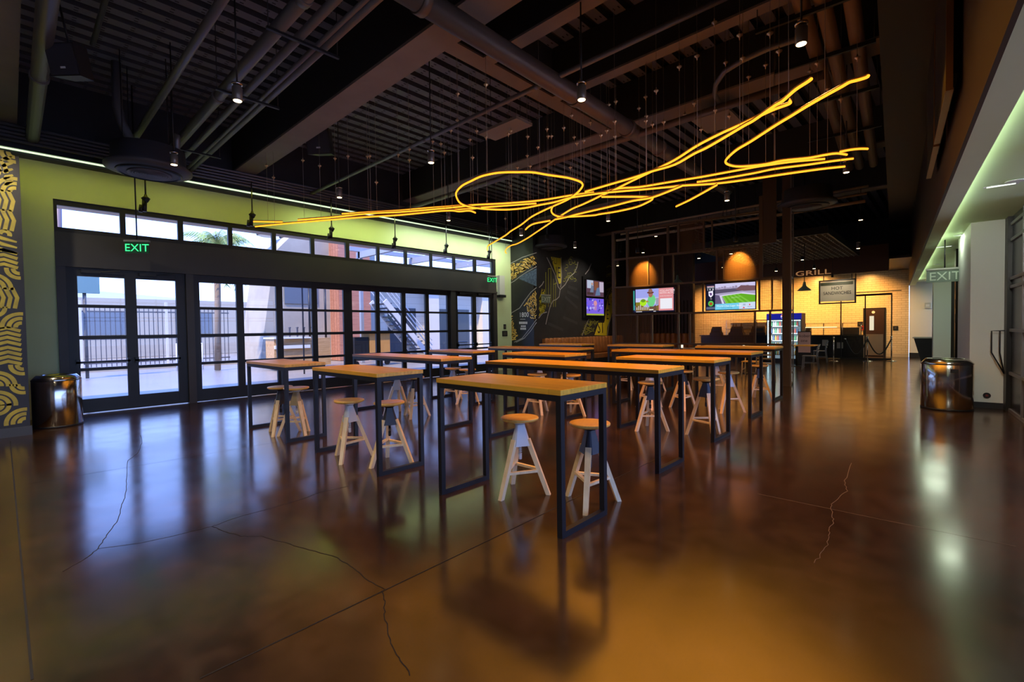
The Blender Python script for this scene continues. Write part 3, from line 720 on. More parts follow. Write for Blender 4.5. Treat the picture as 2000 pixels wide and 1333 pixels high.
for (p, z_), nm in zip(PEND2, names2):
    d = ray(p); yy = 15.5 if z_ > 3.8 else 20
    c = Yp(p, yy); t = empty('ceiling_spotlight', c, 'small warm spotlight behind the dividing screen, '+nm, 'spotlight', 'warm spotlights behind the screen')
    MB().lathe([(.05, 0), (.055, .01), (.055, .12), (.02, .14)], (0, 0, 0), 12).build('lamp_shade', BLK, t, local=True)
    MB().lathe([(0, -.004), (.045, -.004), (.045, .004), (0, .006)], (0, 0, 0), 12).build('lens', LENS, t, local=True)
    MB().cyl((0, 0, .13), (0, 0, (3.86 if yy > 22 else 6.2)-c.z), .008, 6).build('rod', BLK, t, local=True)

# track heads on rods by the glazed wall
TRK = ['leftmost', 'second', 'third', 'fourth', 'fifth', 'rightmost']
for i, p in enumerate([(285, 400), (493, 430), (648, 456), (772, 475), (872, 487), (956, 498)]):
    c = Xp(p, -11.5); t = empty('wall_spotlight', c, TRK[i]+' black spotlight on a rod in front of the sage wall', 'spotlight', 'black spotlights along the glazed wall')
    MB().cyl((0, 0, .12), (0, 0, 4.9-c.z), .014, 8).build('rod', BLK, t, local=True)
    MB().lathe([(.03, .04), (.045, .06), (.075, .12), (.03, .16), (.02, .2)], (0, 0, 0), 14).build('canopy', BLK, t, local=True)
    MB().cyl((0, -.02, .08), (0, -.03, -.14), .04, 12).build('lamp_head', BLK, t, local=True)
    MB().cyl((.0, -.07, -.02), (0, -.09, -.16), .035, 12).build('lamp_head', BLK, t, local=True)

# ================================================================== NEON SCULPTURE
NEON = emat('amber neon', (1, .33, .018), 2.3)
NEONCAP = mat('amber clip', (.6, .35, .1), .4)
NZ = 3.7
def smooth(pts, n=4):
    out = []
    P_ = [pts[0]]+pts+[pts[-1]]
    for i in range(1, len(P_)-2):
        a_, b_, c_, d_ = P_[i-1:i+3]
        for k in range(n):
            t_ = k/n; out.append(.5*((2*b_)+(c_-a_)*t_+(2*a_-5*b_+4*c_-d_)*t_*t_+(-a_+3*b_-3*c_+d_)*t_**3))
    return out+[pts[-1]]
grip_me = None
def wire(parent, p, zt=6.18):
    global grip_me
    o = MB().cyl(p, (p.x, p.y, zt), .0028, 5).build('suspension_wire', mat('steel wire', (.45, .40, .33), .35, .6), parent)
    zg = min(max(random.gauss(4.95, .22), p.z+.5), 5.6)
    if grip_me is None:
        g = MB().lathe([(.004, -.05), (.008, -.02), (.034, .0), (.034, .008), (.01, .02), (.006, .05)], (0, 0, 0), 8).build('cable_gripper', mat('brass gripper', (.75, .55, .33), .3, .7), o, local=True); grip_me = g.data
    else:
        g = bpy.data.objects.new('cable_gripper', grip_me); COL.objects.link(g); g.parent = o
    g.location = Vector((p.x, p.y, zg))-wloc(o)
def neon(px, dz, lab, wires=.75):
    wires *= .75
    pts = smooth([Zp(p, NZ+dz) for p in px])
    c = sum(pts, Vector())/len(pts)
    t = empty('neon_tube', (pts[0].x, pts[0].y, pts[0].z), lab, 'neon light', 'amber neon light sculpture')
    MB().tube(pts, .0135, 8).build('glowing_tube', NEON, t)
    MB().tube([p+Vector((0, 0, .02)) for p in pts], .009, 6).build('mounting_channel', mat('channel amber brown', (.35, .2, .08), .5), t)
    acc = .2; last = pts[0]
    for p in pts[1:]:
        acc += (p-last).length; last = p
        if acc > wires: acc = 0; wire(t, p+Vector((0, 0, .02)))
    return t
neon([(952, 489), (953, 481), (965, 473.5), (987.5, 460), (998, 451.7), (1017.5, 439.7), (1037, 424.7), (1058, 413.5), (1077.5, 404.5), (1100, 394.7), (1115, 386.5), (1128.5, 376), (1136.7, 366), (1137.5, 359.5), (1130, 354), (1107.5, 347.5), (1070, 342), (1040, 337), (1010, 336.7), (984.5, 337), (965, 339), (939.5, 345), (920, 354), (903.5, 362.5), (893, 373), (890.7, 382), (896, 394), (905, 400.7), (920, 405), (939.5, 408), (965, 409.7), (995, 409.7), (1025, 406.7), (1055, 400.7), (1082, 395.5), (1103, 389.5), (1119.5, 385.7), (1172, 378), (1208, 374.5), (1250, 371), (1310, 365.5), (1331, 363), (1398, 359), (1472, 349.5), (1528.5, 341), (1600, 331), (1650.6, 325.5)], 0, 'amber neon tube bent into the big open loop with a tail falling to the left', 1.0)
neon([(1696, 148), (1692, 151.5), (1674, 157), (1659, 161), (1644, 169.6), (1611, 187.8), (1578, 206.7), (1545, 227), (1512, 247), (1466, 277), (1439, 293), (1421, 309), (1417, 317), (1423, 322), (1438, 325.5), (1462.5, 324.7), (1495.5, 321), (1528.5, 314), (1578, 309), (1611, 303), (1634, 300), (1654, 302.4)], .03, 'amber neon tube making the sharp hairpin bend at right', .8)
neon([(1640, 297), (1660, 293), (1678, 291), (1695, 291)], .05, 'shortest amber neon piece at the far right, level with the hairpin ends', .5)
neon([(989, 495), (986.7, 491.5), (990.5, 484.7), (999.5, 479.5), (1010, 476.5), (1029.5, 466), (1047.5, 454), (1070, 439), (1085, 428.5), (1115, 409.7), (1137.5, 400), (1160, 389.5), (1175, 382), (1196, 373), (1235, 353.5), (1272.5, 335.5), (1317.5, 313), (1355, 289), (1380, 275), (1413, 258.7), (1446, 244), (1479, 229), (1512, 214), (1541.7, 203), (1542.5, 197)], .06, 'longest straight amber neon tube rising diagonally from lower left to upper right', .9)
neon([(1143, 375), (1190, 361), (1236.5, 347.5), (1272, 335.5), (1317.5, 322), (1355, 301), (1380, 289), (1413, 270), (1454, 245.5), (1472, 235.6), (1512, 207.6), (1528.5, 197.7), (1553, 176), (1578, 159.7), (1585, 154)], -.05, 'amber neon tube crossing the long diagonal and ending highest at upper right', .9)
neon([(1079, 404.5), (1076.7, 412), (1080.5, 418.7), (1090, 423), (1105, 424), (1130, 423), (1160, 421), (1172, 418.7), (1205, 413.5), (1242.5, 405), (1265, 395.5), (1274.7, 388.7), (1268, 385.7), (1235, 384.7), (1175, 385)], -.09, 'amber neon tube closed into the small flat loop right of centre', .8)
neon([(1085, 429), (1106, 424.7), (1128.5, 418.7), (1190, 404.5), (1235, 393), (1275.5, 385.7), (1331, 364)], -.13, 'amber neon tube running through the small flat loop', .9)
neon([(1026.5, 448.7), (1034, 442), (1046, 436.7), (1074.5, 431.5)], -.17, 'short curled amber neon piece between the two falling tails', .5)
neon([(1320.5, 403.7), (1346, 391.7), (1377.5, 374.5), (1400, 361.7)], -.1, 'short amber neon piece pointing down to the dividing screen', .6)
neon([(498.7, 443), (552, 437.7), (612, 432.5), (705, 425), (780, 420.5), (870, 411.7), (922.5, 408), (950, 405), (1047.5, 397.7)], .02, 'long low amber neon tube forming the left tail, lowest of its bundle', .8)
neon([(495, 433), (552, 434)], .09, 'short amber neon piece at the extreme left tip beside a black spotlight', .5)
neon([(582, 430), (645, 425), (720, 417.5), (780, 414.5), (825, 411), (900, 404), (924.5, 400.7), (995, 397), (1055, 391.7), (1115, 382), (1160, 376)], .07, 'amber neon tube in the middle of the left tail bundle', .8)
neon([(668, 418), (720, 415), (780, 411.5), (830, 407), (900, 402)], .12, 'upper amber neon tube of the left tail bundle', .8)
neon([(860, 412.5), (883.5, 411.7), (897, 413.5), (916.5, 412), (928.5, 416)], -.04, 'short wavy amber neon piece under the left edge of the big loop', .5)
neon([(1115, 386), (1130, 382.7), (1175, 376.7), (1208, 368.5), (1250, 365.5), (1310, 355.7), (1370, 346), (1405, 339.6), (1462.5, 329), (1487, 324.7), (1545, 316.5), (1611, 310.7)], .1, 'amber neon tube fanning right just below the hairpin', .9)
neon([(1361, 356), (1410, 349.5), (1472, 338.7), (1512, 330.5), (1578, 322), (1627.5, 314.8), (1667, 310)], .14, 'amber neon tube of the right-hand fan ending nearest the bulkhead', .8)

for i_, (p_, e_) in enumerate((((700, 425), 25), ((960, 372), 40), ((1110, 400), 45), ((1250, 372), 45), ((1330, 330), 46), ((1430, 300), 50), ((1500, 215), 24), ((1640, 170), 14), ((1600, 320), 42), ((1010, 465), 25))):
    lamp('neon_lamp', 'SPOT', Zp(p_, NZ-.06), e_*3.8, (1, .37, .025), bpy.data.objects['neon_tube'], 1.9, spot=2.7, blend=1)

# ================================================================== TABLES
TH = 1.07
def table(x0, x1, y0, y1, lab):
    cx, cy = (x0+x1)/2, (y0+y1)/2; L_, W_ = x1-x0, y1-y0
    t = empty('bar_table', (cx, cy, 0), lab, 'bar table', 'tall wooden tables in the hall')
    hx, hy = L_/2, W_/2
    mb = MB(); b = .003
    z0, z1 = TH-.04, TH
    mb.lathe([(1, z0), (1, z0)], n=4) if False else None
    v = []
    for zz, i in ((z0, b), (z0+b, 0), (z1-b, 0), (z1, b)): v += [(-hx+i, -hy+i, zz), (hx-i, -hy+i, zz), (hx-i, hy-i, zz), (-hx+i, hy-i, zz)]
    f = [(3, 2, 1, 0), (12, 13, 14, 15)]
    for k in range(3):
        for j in range(4): f.append((k*4+j, k*4+(j+1) % 4, k*4+4+(j+1) % 4, k*4+4+j))
    mb.add(v, f).build('tabletop', TOPW, t, local=True)
    q = .045
    for sx_ in (-1, 1):
        for sy_ in (-1, 1):
            xa = sx_*(hx-.004); ya = sy_*(hy-.004)
            MB().box(xa, xa-sx_*q, ya, ya-sy_*q, 0, z0-.045).build('leg', BLK, t, local=True)
    fr = MB()
    fr.box(-hx+.004, hx-.004, -hy+.004, -hy+.004+q, z0-.045, z0); fr.box(-hx+.004, hx-.004, hy-.004-q, hy-.004, z0-.045, z0)
    for sx_ in (-1, 1): fr.box(sx_*(hx-.004), sx_*(hx-.004-q), -hy+.004+q, hy-.004-q, z0-.045, z0)
    fr.build('top_frame', BLK, t, local=True)
    for sx_ in (-1, 1): MB().box(sx_*(hx-.004), sx_*(hx-.004-q), -hy+.004+q, hy-.004-q, 0, .045).build('foot_rail', BLK, t, local=True)
    return t
TABLES = [((-3.44, -2.02, 2.65, 3.26), 'nearest bar table, short honey wood top in front of all the others'),
          ((-5.82, -4.31, 2.56, 3.14), 'short bar table at left of the nearest one, with its narrow end toward the camera'),
          ((-8.11, -6.60, 2.53, 3.10), 'short bar table closest to the double glass doors at far left'),
          ((-4.73, -2.18, 4.50, 5.13), 'long bar table in the second row, directly behind the nearest table'),
          ((-8.35, -5.65, 4.45, 5.08), 'long bar table in the second row in front of the overhead glass doors'),
          ((-3.66, -2.23, 6.17, 6.79), 'short bar table in the third row at right, black stool beneath'),
          ((-6.08, -4.65, 6.22, 6.86), 'short bar table in the middle of the third row'),
          ((-8.42, -6.98, 6.30, 6.92), 'short bar table in the third row near the right-hand glass doors'),
          ((-4.93, -2.36, 8.14, 8.80), 'long bar table in the fourth row at right'),
          ((-8.52, -5.80, 8.20, 8.84), 'long bar table in the fourth row at left, before the white wall pier'),
          ((-4.12, -2.55, 10.28, 10.92), 'bar table in the last row beside the boxed screen post'),
          ((-6.42, -4.93, 10.40, 11.0), 'bar table in the middle of the last row, in front of the left screen post'),
          ((-8.68, -7.20, 10.40, 11.0), 'bar table at the left of the last row, before the leather banquette')]
for a_, lab in TABLES: table(*a_, lab)

# ================================================================== STOOLS
HUBM = {'white': mat('white stool hub', (.62, .66, .68), .4), 'black': mat('charcoal stool hub', (.03, .034, .045), .45), 'blue': mat('pale blue stool hub', (.40, .52, .68), .4), 'tan': mat('tan stool hub', (.42, .33, .18), .45)}
def make_stool(hub, lab, seat=.70):
    t = empty('bar_stool', (0, 0, 0), lab, 'stool', 'three-legged screw stools')
    MB().lathe([(.10, -.036), (.15, -.030), (.172, -.018), (.175, -.006), (.170, .002), (.12, -.001), (.0, -.005)], (0, 0, seat), 40).build('seat', SEATW, t, local=True)
    hz = seat-.10
    # triangular pyramid hub with softened corners
    def ring(r, z, soft=.62):
        out = []
        for k in range(3):
            for da in (-.38, -.13, .13, .38):
                a_ = 2*math.pi*k/3+da; out.append((r*math.cos(a_)*(1 if abs(da) < .2 else .97), r*math.sin(a_)*(1 if abs(da) < .2 else .97), z))
        return out
    mb = MB(); rr = [(.046, hz+.035), (.050, hz+.015), (.098, hz-.145), (.102, hz-.155)]
    v = []; f = []
    for r, z_ in rr: v += ring(r, z_)
    for k in range(3):
        for j in range(12): f.append((k*12+j, k*12+(j+1) % 12, k*12+12+(j+1) % 12, k*12+12+j))
    f.append(tuple(range(12))); f.append(tuple(range(36, 48))[::-1])
    f = [tuple(reversed(q)) for q in f]
    mb.add(v, f).build('hub', HUBM[hub], t, local=True)
    mb = MB().cyl((0, 0, seat-.30), (0, 0, seat-.036), .012, 10)
    for k in range(11): mb.lathe([(.012, 0), (.019, .005), (.012, .010)], (0, 0, seat-.34+k*.016), 10)
    mb.lathe([(.012, -.05), (.016, -.045), (.016, .0)], (0, 0, seat-.34), 10)
    mb.lathe([(.05, -.03), (.07, -.012), (.07, 0)], (0, 0, seat-.03), 14)
    mb.build('screw', WHITEM if hub != 'black' else BLK, t, local=True)
    for k in range(3):
        a_ = 2*math.pi*k/3; d = Vector((math.cos(a_), math.sin(a_), 0)); tq = Vector((-d.y, d.x, 0))
        top = d*.074+Vector((0, 0, hz-.10)); bot = d*.262
        dr = (bot-top); nn = tq.cross(dr).normalized()
        w0, w1, th = .050, .040, .024
        # leg: flat face tapering toward the floor, cut level at the foot
        v = [top-tq*w0/2-nn*.020, top+tq*w0/2-nn*.020, top+tq*w0/2+nn*.020, top-tq*w0/2+nn*.020]
        bo = [bot-tq*w1/2-d*.024, bot+tq*w1/2-d*.024, bot+tq*w1/2+d*.016, bot-tq*w1/2+d*.016]
        if nn.dot(d) < 0: bo = [bo[3], bo[2], bo[1], bo[0]]
        mb = MB().add(v+bo, [(0, 1, 2, 3), (7, 6, 5, 4), (0, 4, 5, 1), (1, 5, 6, 2), (2, 6, 7, 3), (3, 7, 4, 0)])
        mb.build('leg', BEECH, t, local=True)
        a2 = 2*math.pi*(k+1)/3; d2 = Vector((math.cos(a2), math.sin(a2), 0)); zr = .215+.012*k; rr_ = .075+(.262-.075)*(1-zr/(hz-.10))
        MB().bar(d*rr_+Vector((0, 0, zr)), d2*rr_+Vector((0, 0, zr)), .030, .022).build('foot_rest', BEECH, t, local=True)
    return t
protos = {}
def stool(feet, hub, lab, seat=.70, c=None):
    F_ = [Zp(p, 0) for p in feet]
    if c is None:
        if len(F_) == 3: c = sum(F_, Vector())/3
        else: c = (F_[0]+F_[1])/2
    c = Vector((c[0], c[1], 0)); d = F_[0]-c; rz = math.atan2(d.y, d.x)
    key = (hub, seat)
    if key not in protos: t = make_stool(hub, lab, seat); protos[key] = t
    else: t = copy_tree(protos[key]); t['label'] = lab
    t.location = c; t.rotation_euler.z = rz
    return t
stool([(973, 980), (1080, 966), (998, 944)], 'white', 'white-hubbed stool under the nearest table, left of the pair')
stool([(1142, 1010), (1213, 980), (1107, 965)], 'black', 'charcoal-hubbed stool behind the right leg frame of the nearest table')
stool([(664.7, 909), (657, 888), (731, 891)], 'white', 'white-hubbed stool under the short table left of the nearest one')
stool([(701.7, 922), (789.8, 910)], 'black', 'black-hubbed stool with yellowish legs behind the near leg of the left short table', c=(-4.68, 2.93))
stool([(519.6, 842), (584, 840), (545, 858)], 'black', 'dark-hubbed stool nearest the glass double doors, left of its pair')
stool([(541.8, 853), (609, 844), (591.8, 853)], 'tan', 'tan-hubbed stool under the table closest to the double doors, right of its pair')
stool([(751.8, 812), (807, 810.5), (772.8, 804.5)], 'white', 'white-hubbed stool under the long table before the overhead doors')
stool([(798.5, 822), (850, 807.5)], 'black', 'dark-hubbed stool standing right under the long table before the overhead doors', c=(-6.85, 4.80))
stool([(867, 783), (884, 789)], 'blue', 'pale-blue-hubbed stool near the right-hand glass doors', c=(-7.75, 6.42))
stool([(894.7, 790), (938, 783)], 'tan', 'stool right of the pale-blue-hubbed one in the third row', c=(-7.24, 6.38))
stool([(1024.7, 806), (1079.5, 811), (1047, 804)], 'white', 'left stool under the middle table of the third row, seen past the nearest table')
stool([(1087, 814), (1143, 813)], 'white', 'right stool under the middle table of the third row, seen past the nearest table', c=(-4.82, 6.62))
stool([(1020, 785), (1050, 783)], 'white', 'white-hubbed stool under the far left long table, left of two', c=(-6.55, 7.85))
stool([(1090, 785), (1110, 783)], 'white', 'white-hubbed stool under the far left long table, right of two', c=(-5.95, 7.95))
stool([(1242, 843), (1306, 843), (1263.6, 832)], 'black', 'black-hubbed stool at the right end of the second-row long table')
stool([(1240, 794.5), (1300, 800)], 'white', 'white-screwed stool behind the black-hubbed one, under the fourth-row long table', c=(-4.1, 8.1))
stool([(1307, 764), (1262, 768)], 'white', 'stool under the middle table of the last row, right of its pair', c=(-5.1, 10.3))
stool([(1214.7, 760), (1237.8, 765)], 'white', 'stool under the middle table of the last row, left of its pair', c=(-5.8, 10.25))
stool([(1340.7, 849), (1386, 865), (1412, 846)], 'black', 'black-hubbed stool raised high on its screw at right of the third row', seat=.80)
stool([(1305, 795.5), (1341, 805), (1358.6, 796.6)], 'black', 'black-hubbed stool behind the short right table, under the fourth-row long table')
stool([(1455, 806), (1399.5, 796.5), (1416, 812)], 'white', 'white-hubbed stool at the right end of the fourth-row long table')
stool([(1396, 768), (1420, 772)], 'white', 'white-hubbed stool behind the fourth-row table, left end of the last-row table', c=(-3.75, 10.5))
stool([(1457.8, 783), (1507.5, 780), (1480.8, 779)], 'black', 'black-hubbed stool under the last-row table beside the boxed post')
#PART2
# ================================================================== DIVIDING SCREEN
PATF = mat('umber screen steel', (.13, .095, .065), .45, .3)
MESHP = mesh_panel('perforated bronze sheet', (.16, .09, .035), .03, .42)
t = empty('divider_screen', FP(2.3, 0), 'tall steel grid screen with shelves and perforated panels across the hall', 'room divider')
def fbar(name, s0, s1, z0, z1, d0=-.06, d1=.06, m=None, par=t):
    return MB().obox(FP(s0, z0, d0), FU*(s1-s0), FN*(d1-d0), (0, 0, z1-z0)).build(name, m or PATF, par)
fbar('post', 4.52, 4.60, 0, 4.36)
for z_ in (1.0, 1.85, 2.67, 3.50, 4.32): fbar('rail', .17 if z_ in (1.0, 1.85, 2.67) else .62, 4.52, z_, z_+.045, -.07, .07)
V = [(.60, .68, 2.7, 4.75), (3.83, 3.87, 1.04, 1.85), (3.40, 3.44, 1.04, 1.85), (2.66, 2.71, 0, 1.85), (2.36, 2.40, 1.04, 1.85), (.76, .80, 1.04, 1.85), (.42, .46, 1.04, 1.85),
     (2.66, 2.70, 1.9, 2.67), (2.02, 2.05, 1.9, 2.67), (.66, .70, 1.9, 2.67), (.38, .41, 1.9, 2.67),
     (3.50, 3.54, 2.72, 3.5), (3.10, 3.14, 2.72, 3.5), (2.80, 2.83, 2.72, 3.5), (1.66, 1.70, 2.72, 3.5), (1.50, 1.53, 2.72, 3.5),
     (2.93, 2.98, 3.55, 4.32), (2.64, 2.69, 3.55, 4.32), (1.98, 2.02, 3.55, 4.32), (1.78, 1.81, 3.55, 4.32), (4.10, 4.16, 2.72, 4.32), (2.2, 2.24, 0, 1.0), (3.4, 3.44, 0, 1.0), (1.2, 1.24, 0, 1.0)]
for a_, b_, c_, d_ in V: fbar('upright', a_, b_, c_, d_, -.05, .05)
def fpanel(s0, s1, z0, z1, d=0):
    # local frame so that the perforation pattern follows the sheet
    me = MB().box(0, s1-s0, -.001, .001, 0, z1-z0); o = me.build('perforated_panel', MESHP, t, local=True)
    o.location = FP(s0, z0, d)-t.location; o.rotation_euler.z = _b
for a_ in ((.68, 1.66, 2.72, 3.5), (3.14, 3.5, 2.72, 3.5), (3.54, 4.1, 2.72, 3.5), (3.87, 4.52, 1.05, 1.85), (3.44, 3.83, 1.05, 1.85), (3.5, 4.1, 1.9, 2.67), (4.1, 4.52, 1.9, 2.67), (.80, 2.36, 1.05, 1.85), (.2, .38, 1.9, 2.67), (.41, .66, 1.9, 2.67), (2.02, 2.64, 3.55, 4.32)):
    fpanel(*a_)
# boxed right-hand post with ladder side
bx = FA+RN*0
pm = MB(); px0, px1 = Zp((1537, 755), 0), Zp((1547.5, 757), 0)
lad = mat('umber post steel', (.10, .075, .055), .45, .3)
q0 = Vector((-3.06, 13.05, 0))
fbar('box_post', .00, .17, 0, 6.2, -.02, .10, lad)
for z_ in (.02, .30, .98, 1.85, 2.67): fbar('ladder_rung', -.02, .0, z_, z_+.04, -.62, .1, mat('light rung steel', (.30, .31, .31), .35, .5))
fbar('ladder_rail', -.03, .0, 0, 6.2, .08, .10, mat('light rung steel', (.3, .3, .3)))
fbar('ladder_rail', -.03, .0, 0, 6.2, -.64, -.62, mat('light rung steel', (.3, .3, .3)))
fbar('upright', .30, .60, 3.55, 6.2, -.02, .04, lad)
# small amber lamps that wash the perforated panels from behind
for s_, z_, e_ in ((1.15, 3.1, 9), (3.65, 3.08, 7)):
    c = FP(s_, z_+.50, .50); l_ = empty('wall_washer', c, 'small amber spotlight in front of the perforated panel '+('at upper right of the screen' if s_ < 2 else 'at upper left of the screen'), 'spotlight', 'amber washers of the screen')
    MB().lathe([(.05, 0), (.055, .01), (.055, .13), (.02, .15)], (0, 0, 0), 12).build('lamp_shade', BLK, l_, local=True)
    MB().cyl((0, 0, .14), (0, 0, 6.2-c.z), .01, 8).build('rod', BLK, l_, local=True)
    lamp('washer_lamp', 'SPOT', c+Vector((0, 0, -.03)), e_*45, (1, .42, .06), l_, .03, target=FP(s_, z_-.05, -.02), spot=1.0, blend=.8)

# ================================================================== TELEVISIONS
def em(n_, c, s=1.0): return emat('screen '+n_, c, s)
def tv(o, u, v, wd_, ht, nrm, label, draw, group=None):
    """o = lower left corner of the picture, u along, v up"""
    u, v, nrm = map(Vector, (u, v, nrm)); o = Vector(o)
    t = empty('television', o+u*wd_/2-nrm*.05, label, 'television', group)
    MB().obox(o-u*.02-v*.02-nrm*.06, u*(wd_+.04), v*(ht+.04), nrm*.055).build('housing', BLK, t)
    bz = MB()
    for a_, b_, c_, d_ in ((-.02, wd_+.02, -.02, 0), (-.02, wd_+.02, ht, ht+.02), (-.02, 0, 0, ht), (wd_, wd_+.02, 0, ht)):
        bz.obox(o+u*a_+v*c_-nrm*.005, u*(b_-a_), v*(d_-c_), nrm*.012)
    bz.build('bezel', BLK, t)
    mb = MB(); lay = [0]
    def R(x0, y0, x1, y1, m):
        lay[0] += 1; k = nrm*(.0002*lay[0]); mb.use(m).poly([o+u*(x*wd_)+v*(y*ht)+k for x, y in ((x0, y0), (x1, y0), (x1, y1), (x0, y1))])
    def Pg(pts, m):
        lay[0] += 1; k = nrm*(.0002*lay[0]); mb.use(m).poly([o+u*(x*wd_)+v*(y*ht)+k for x, y in pts])
    def T(s, x, y, sz, m):
        text('screen_text', s, sz*ht, o+u*x*wd_+v*y*ht+nrm*.012, u, v, m, t)
    draw(R, Pg, T); mb.build('screen', None, t)
    return t
def ell(cx, cy, rx, ry, n=18, a0=0, a1=2*math.pi): return [(cx+rx*math.cos(a0+(a1-a0)*i/n), cy+ry*math.sin(a0+(a1-a0)*i/n)) for i in range(n)]
def draw1(R, Pg, T):
    R(0, 0, 1, 1, em('black', (.01, .01, .03))); R(0, .1, .035, .95, em('teal', (.04, .3, .25))); R(0.04, .05, .05, .3, em('bluebar', (.15, .2, .6)))
    R(.06, .06, .63, 1, em('lilac sky', (.35, .38, .85))); R(.06, .35, .63, .62, em('pale sky', (.62, .62, .88)))
    Pg([(.06, .06), (.63, .06), (.63, .3), (.5, .2), (.3, .22), (.2, .34), (.06, .36)], em('field brown', (.22, .13, .03)))
    R(.06, .3, .2, .44, em('hedge', (.22, .18, .02))); R(.56, .3, .63, .6, em('town', (.35, .33, .45)))
    for i in range(10): R(.08+i*.045, .1, .10+i*.045, .22+.06*(i % 3), em('crate white', (.6, .58, .55)))
    Pg([(.34, .4), (.38, .66), (.44, .74), (.52, .72), (.56, .55), (.53, .35), (.48, .22), (.40, .24)], em('green shirt', (.16, .62, .24)))
    Pg([(.36, .5), (.30, .5), (.24, .42), (.25, .36), (.33, .42), (.40, .44)], em('skin arm', (.45, .22, .12)))
    Pg([(.40, .24), (.40, .10), (.46, .06), (.58, .06), (.56, .3), (.50, .24)], em('trousers', (.15, .08, .05)))
    Pg(ell(.435, .78, .055, .15), em('face', (.38, .15, .10))); Pg(ell(.43, .84, .085, .05), em('hat', (.16, .05, .04))); Pg(ell(.43, .92, .05, .08), em('hat top', (.30, .14, .10)))
    Pg(ell(.25, .42, .085, .15), em('lime can', (.42, .80, .02))); Pg(ell(.25, .5, .06, .07), em('can mouth', (.15, .32, .02)))
    R(.40, .08, .5, .12, em('white tub', (.8, .8, .75)))
    R(.63, .05, .98, 1, em('rose panel', (.75, .28, .30))); R(.665, .12, .95, .56, em('white block', (.85, .85, .92)))
    T('VOLUNTEER', .65, .855, .115, em('rose white', (.95, .8, .82))); T('WITH ACFC', .65, .755, .115, em('rose white', (.95, .8, .82)))
    T('SCAN TO SIGN UP', .66, .645, .06, em('rose white', (.95, .8, .82)))
    R(.07, .01, .22, .045, em('ticker grey', (.5, .5, .55))); R(.5, .01, .56, .045, em('ticker grey', (.5, .5, .55)))
def draw2(R, Pg, T):
    R(0, 0, 1, 1, em('black', (.01, .01, .03))); R(.19, .2, 1, 1, em('stand haze', (.42, .36, .55))); R(.19, .84, 1, 1, em('sky pale', (.62, .58, .85)))
    for i in range(14): R(.2+i*.057, .78+.03*(i % 3), .245+i*.057, .84+.02*(i % 4), em('city', (.34, .28, .42)))
    Pg([(.19, .62), (.19, .78), (.8, .8), (.8, .7), (.5, .66)], em('stand dark', (.10, .08, .14)))
    Pg([(.6, .74), (.72, .9), (1, .86), (1, .68), (.78, .68)], em('stand brown', (.18, .09, .11)))
    Pg([(.19, .2), (.19, .58), (.30, .54), (.42, .2)], em('stand side', (.13, .10, .20)))
    Pg([(.28, .55), (.34, .2), (.39, .2), (.31, .55)], em('pale run', (.7, .66, .85))); Pg([(.28, .55), (.76, .63), (1, .56), (1, .52), (.3, .5)], em('pale run', (.7, .66, .85)))
    Pg([(.335, .52), (.72, .59), (1, .51), (1, .24), (.42, .22)], em('pitch', (.13, .42, .02)))
    for i in range(5):
        f0 = i/5; Pg([(.335+.4*f0*.9, .52+.07*f0), (.335+.4*(f0+.1)*.9, .52+.07*(f0+.1)), (.42+.58*(f0+.1), .22), (.42+.58*f0, .22)], em('pitch light', (.20, .55, .05)))
    Pg([(.52, .44), (.70, .47), (.705, .465), (.525, .43)], em('line white', (.6, .8, .5)))
    Pg([(.19, 0), (1, .0), (1, .26), (.19, .22)], em('banner blue', (.18, .62, .85))); Pg([(.68, .0), (1, .0), (1, .26), (.68, .24)], em('banner pale', (.62, .72, .90)))
    T('World Class Lager Beer', .22, .115, .09, em('white text', (.95, .98, 1))); T('OFFICIAL PARTNER', .32, .045, .045, em('navy text', (.05, .15, .35)))
    R(.76, .13, .81, .2, em('cup grey', (.4, .5, .65))); Pg([(.75, .03), (.80, .03), (.775, .09)], em('red mark', (.8, .02, .05)))
    Pg(ell(.89, .16, .012, .03), em('red mark', (.8, .02, .05))); T('Stadium', .85, .07, .05, em('navy text', (.05, .15, .35)))
    R(.02, .90, .17, .93, em('ticker rose', (.7, .4, .5))); R(.02, .86, .17, .88, em('line white2', (.8, .8, .85)))
    for i, x_ in enumerate((.03, .07, .085, .13, .15)): R(x_, .76, x_+.012+.008*(i % 2), .83, em('ticker grey', (.5, .5, .55)))
    Pg([(.05, .72), (.145, .75), (.15, .58), (.10, .48), (.055, .56)], em('crest white', (.85, .80, .95))); Pg([(.07, .67), (.12, .66), (.125, .6), (.10, .55), (.08, .6)], em('crest dark', (.12, .05, .2)))
    T('VS', .085, .41, .06, em('rose white', (.95, .8, .82)))
    Pg(ell(.10, .25, .058, .11), em('badge green', (.10, .55, .08))); Pg(ell(.10, .24, .035, .055), em('badge red', (.45, .08, .02))); R(.0, .02, .19, .12, em('slate', (.10, .12, .2)))
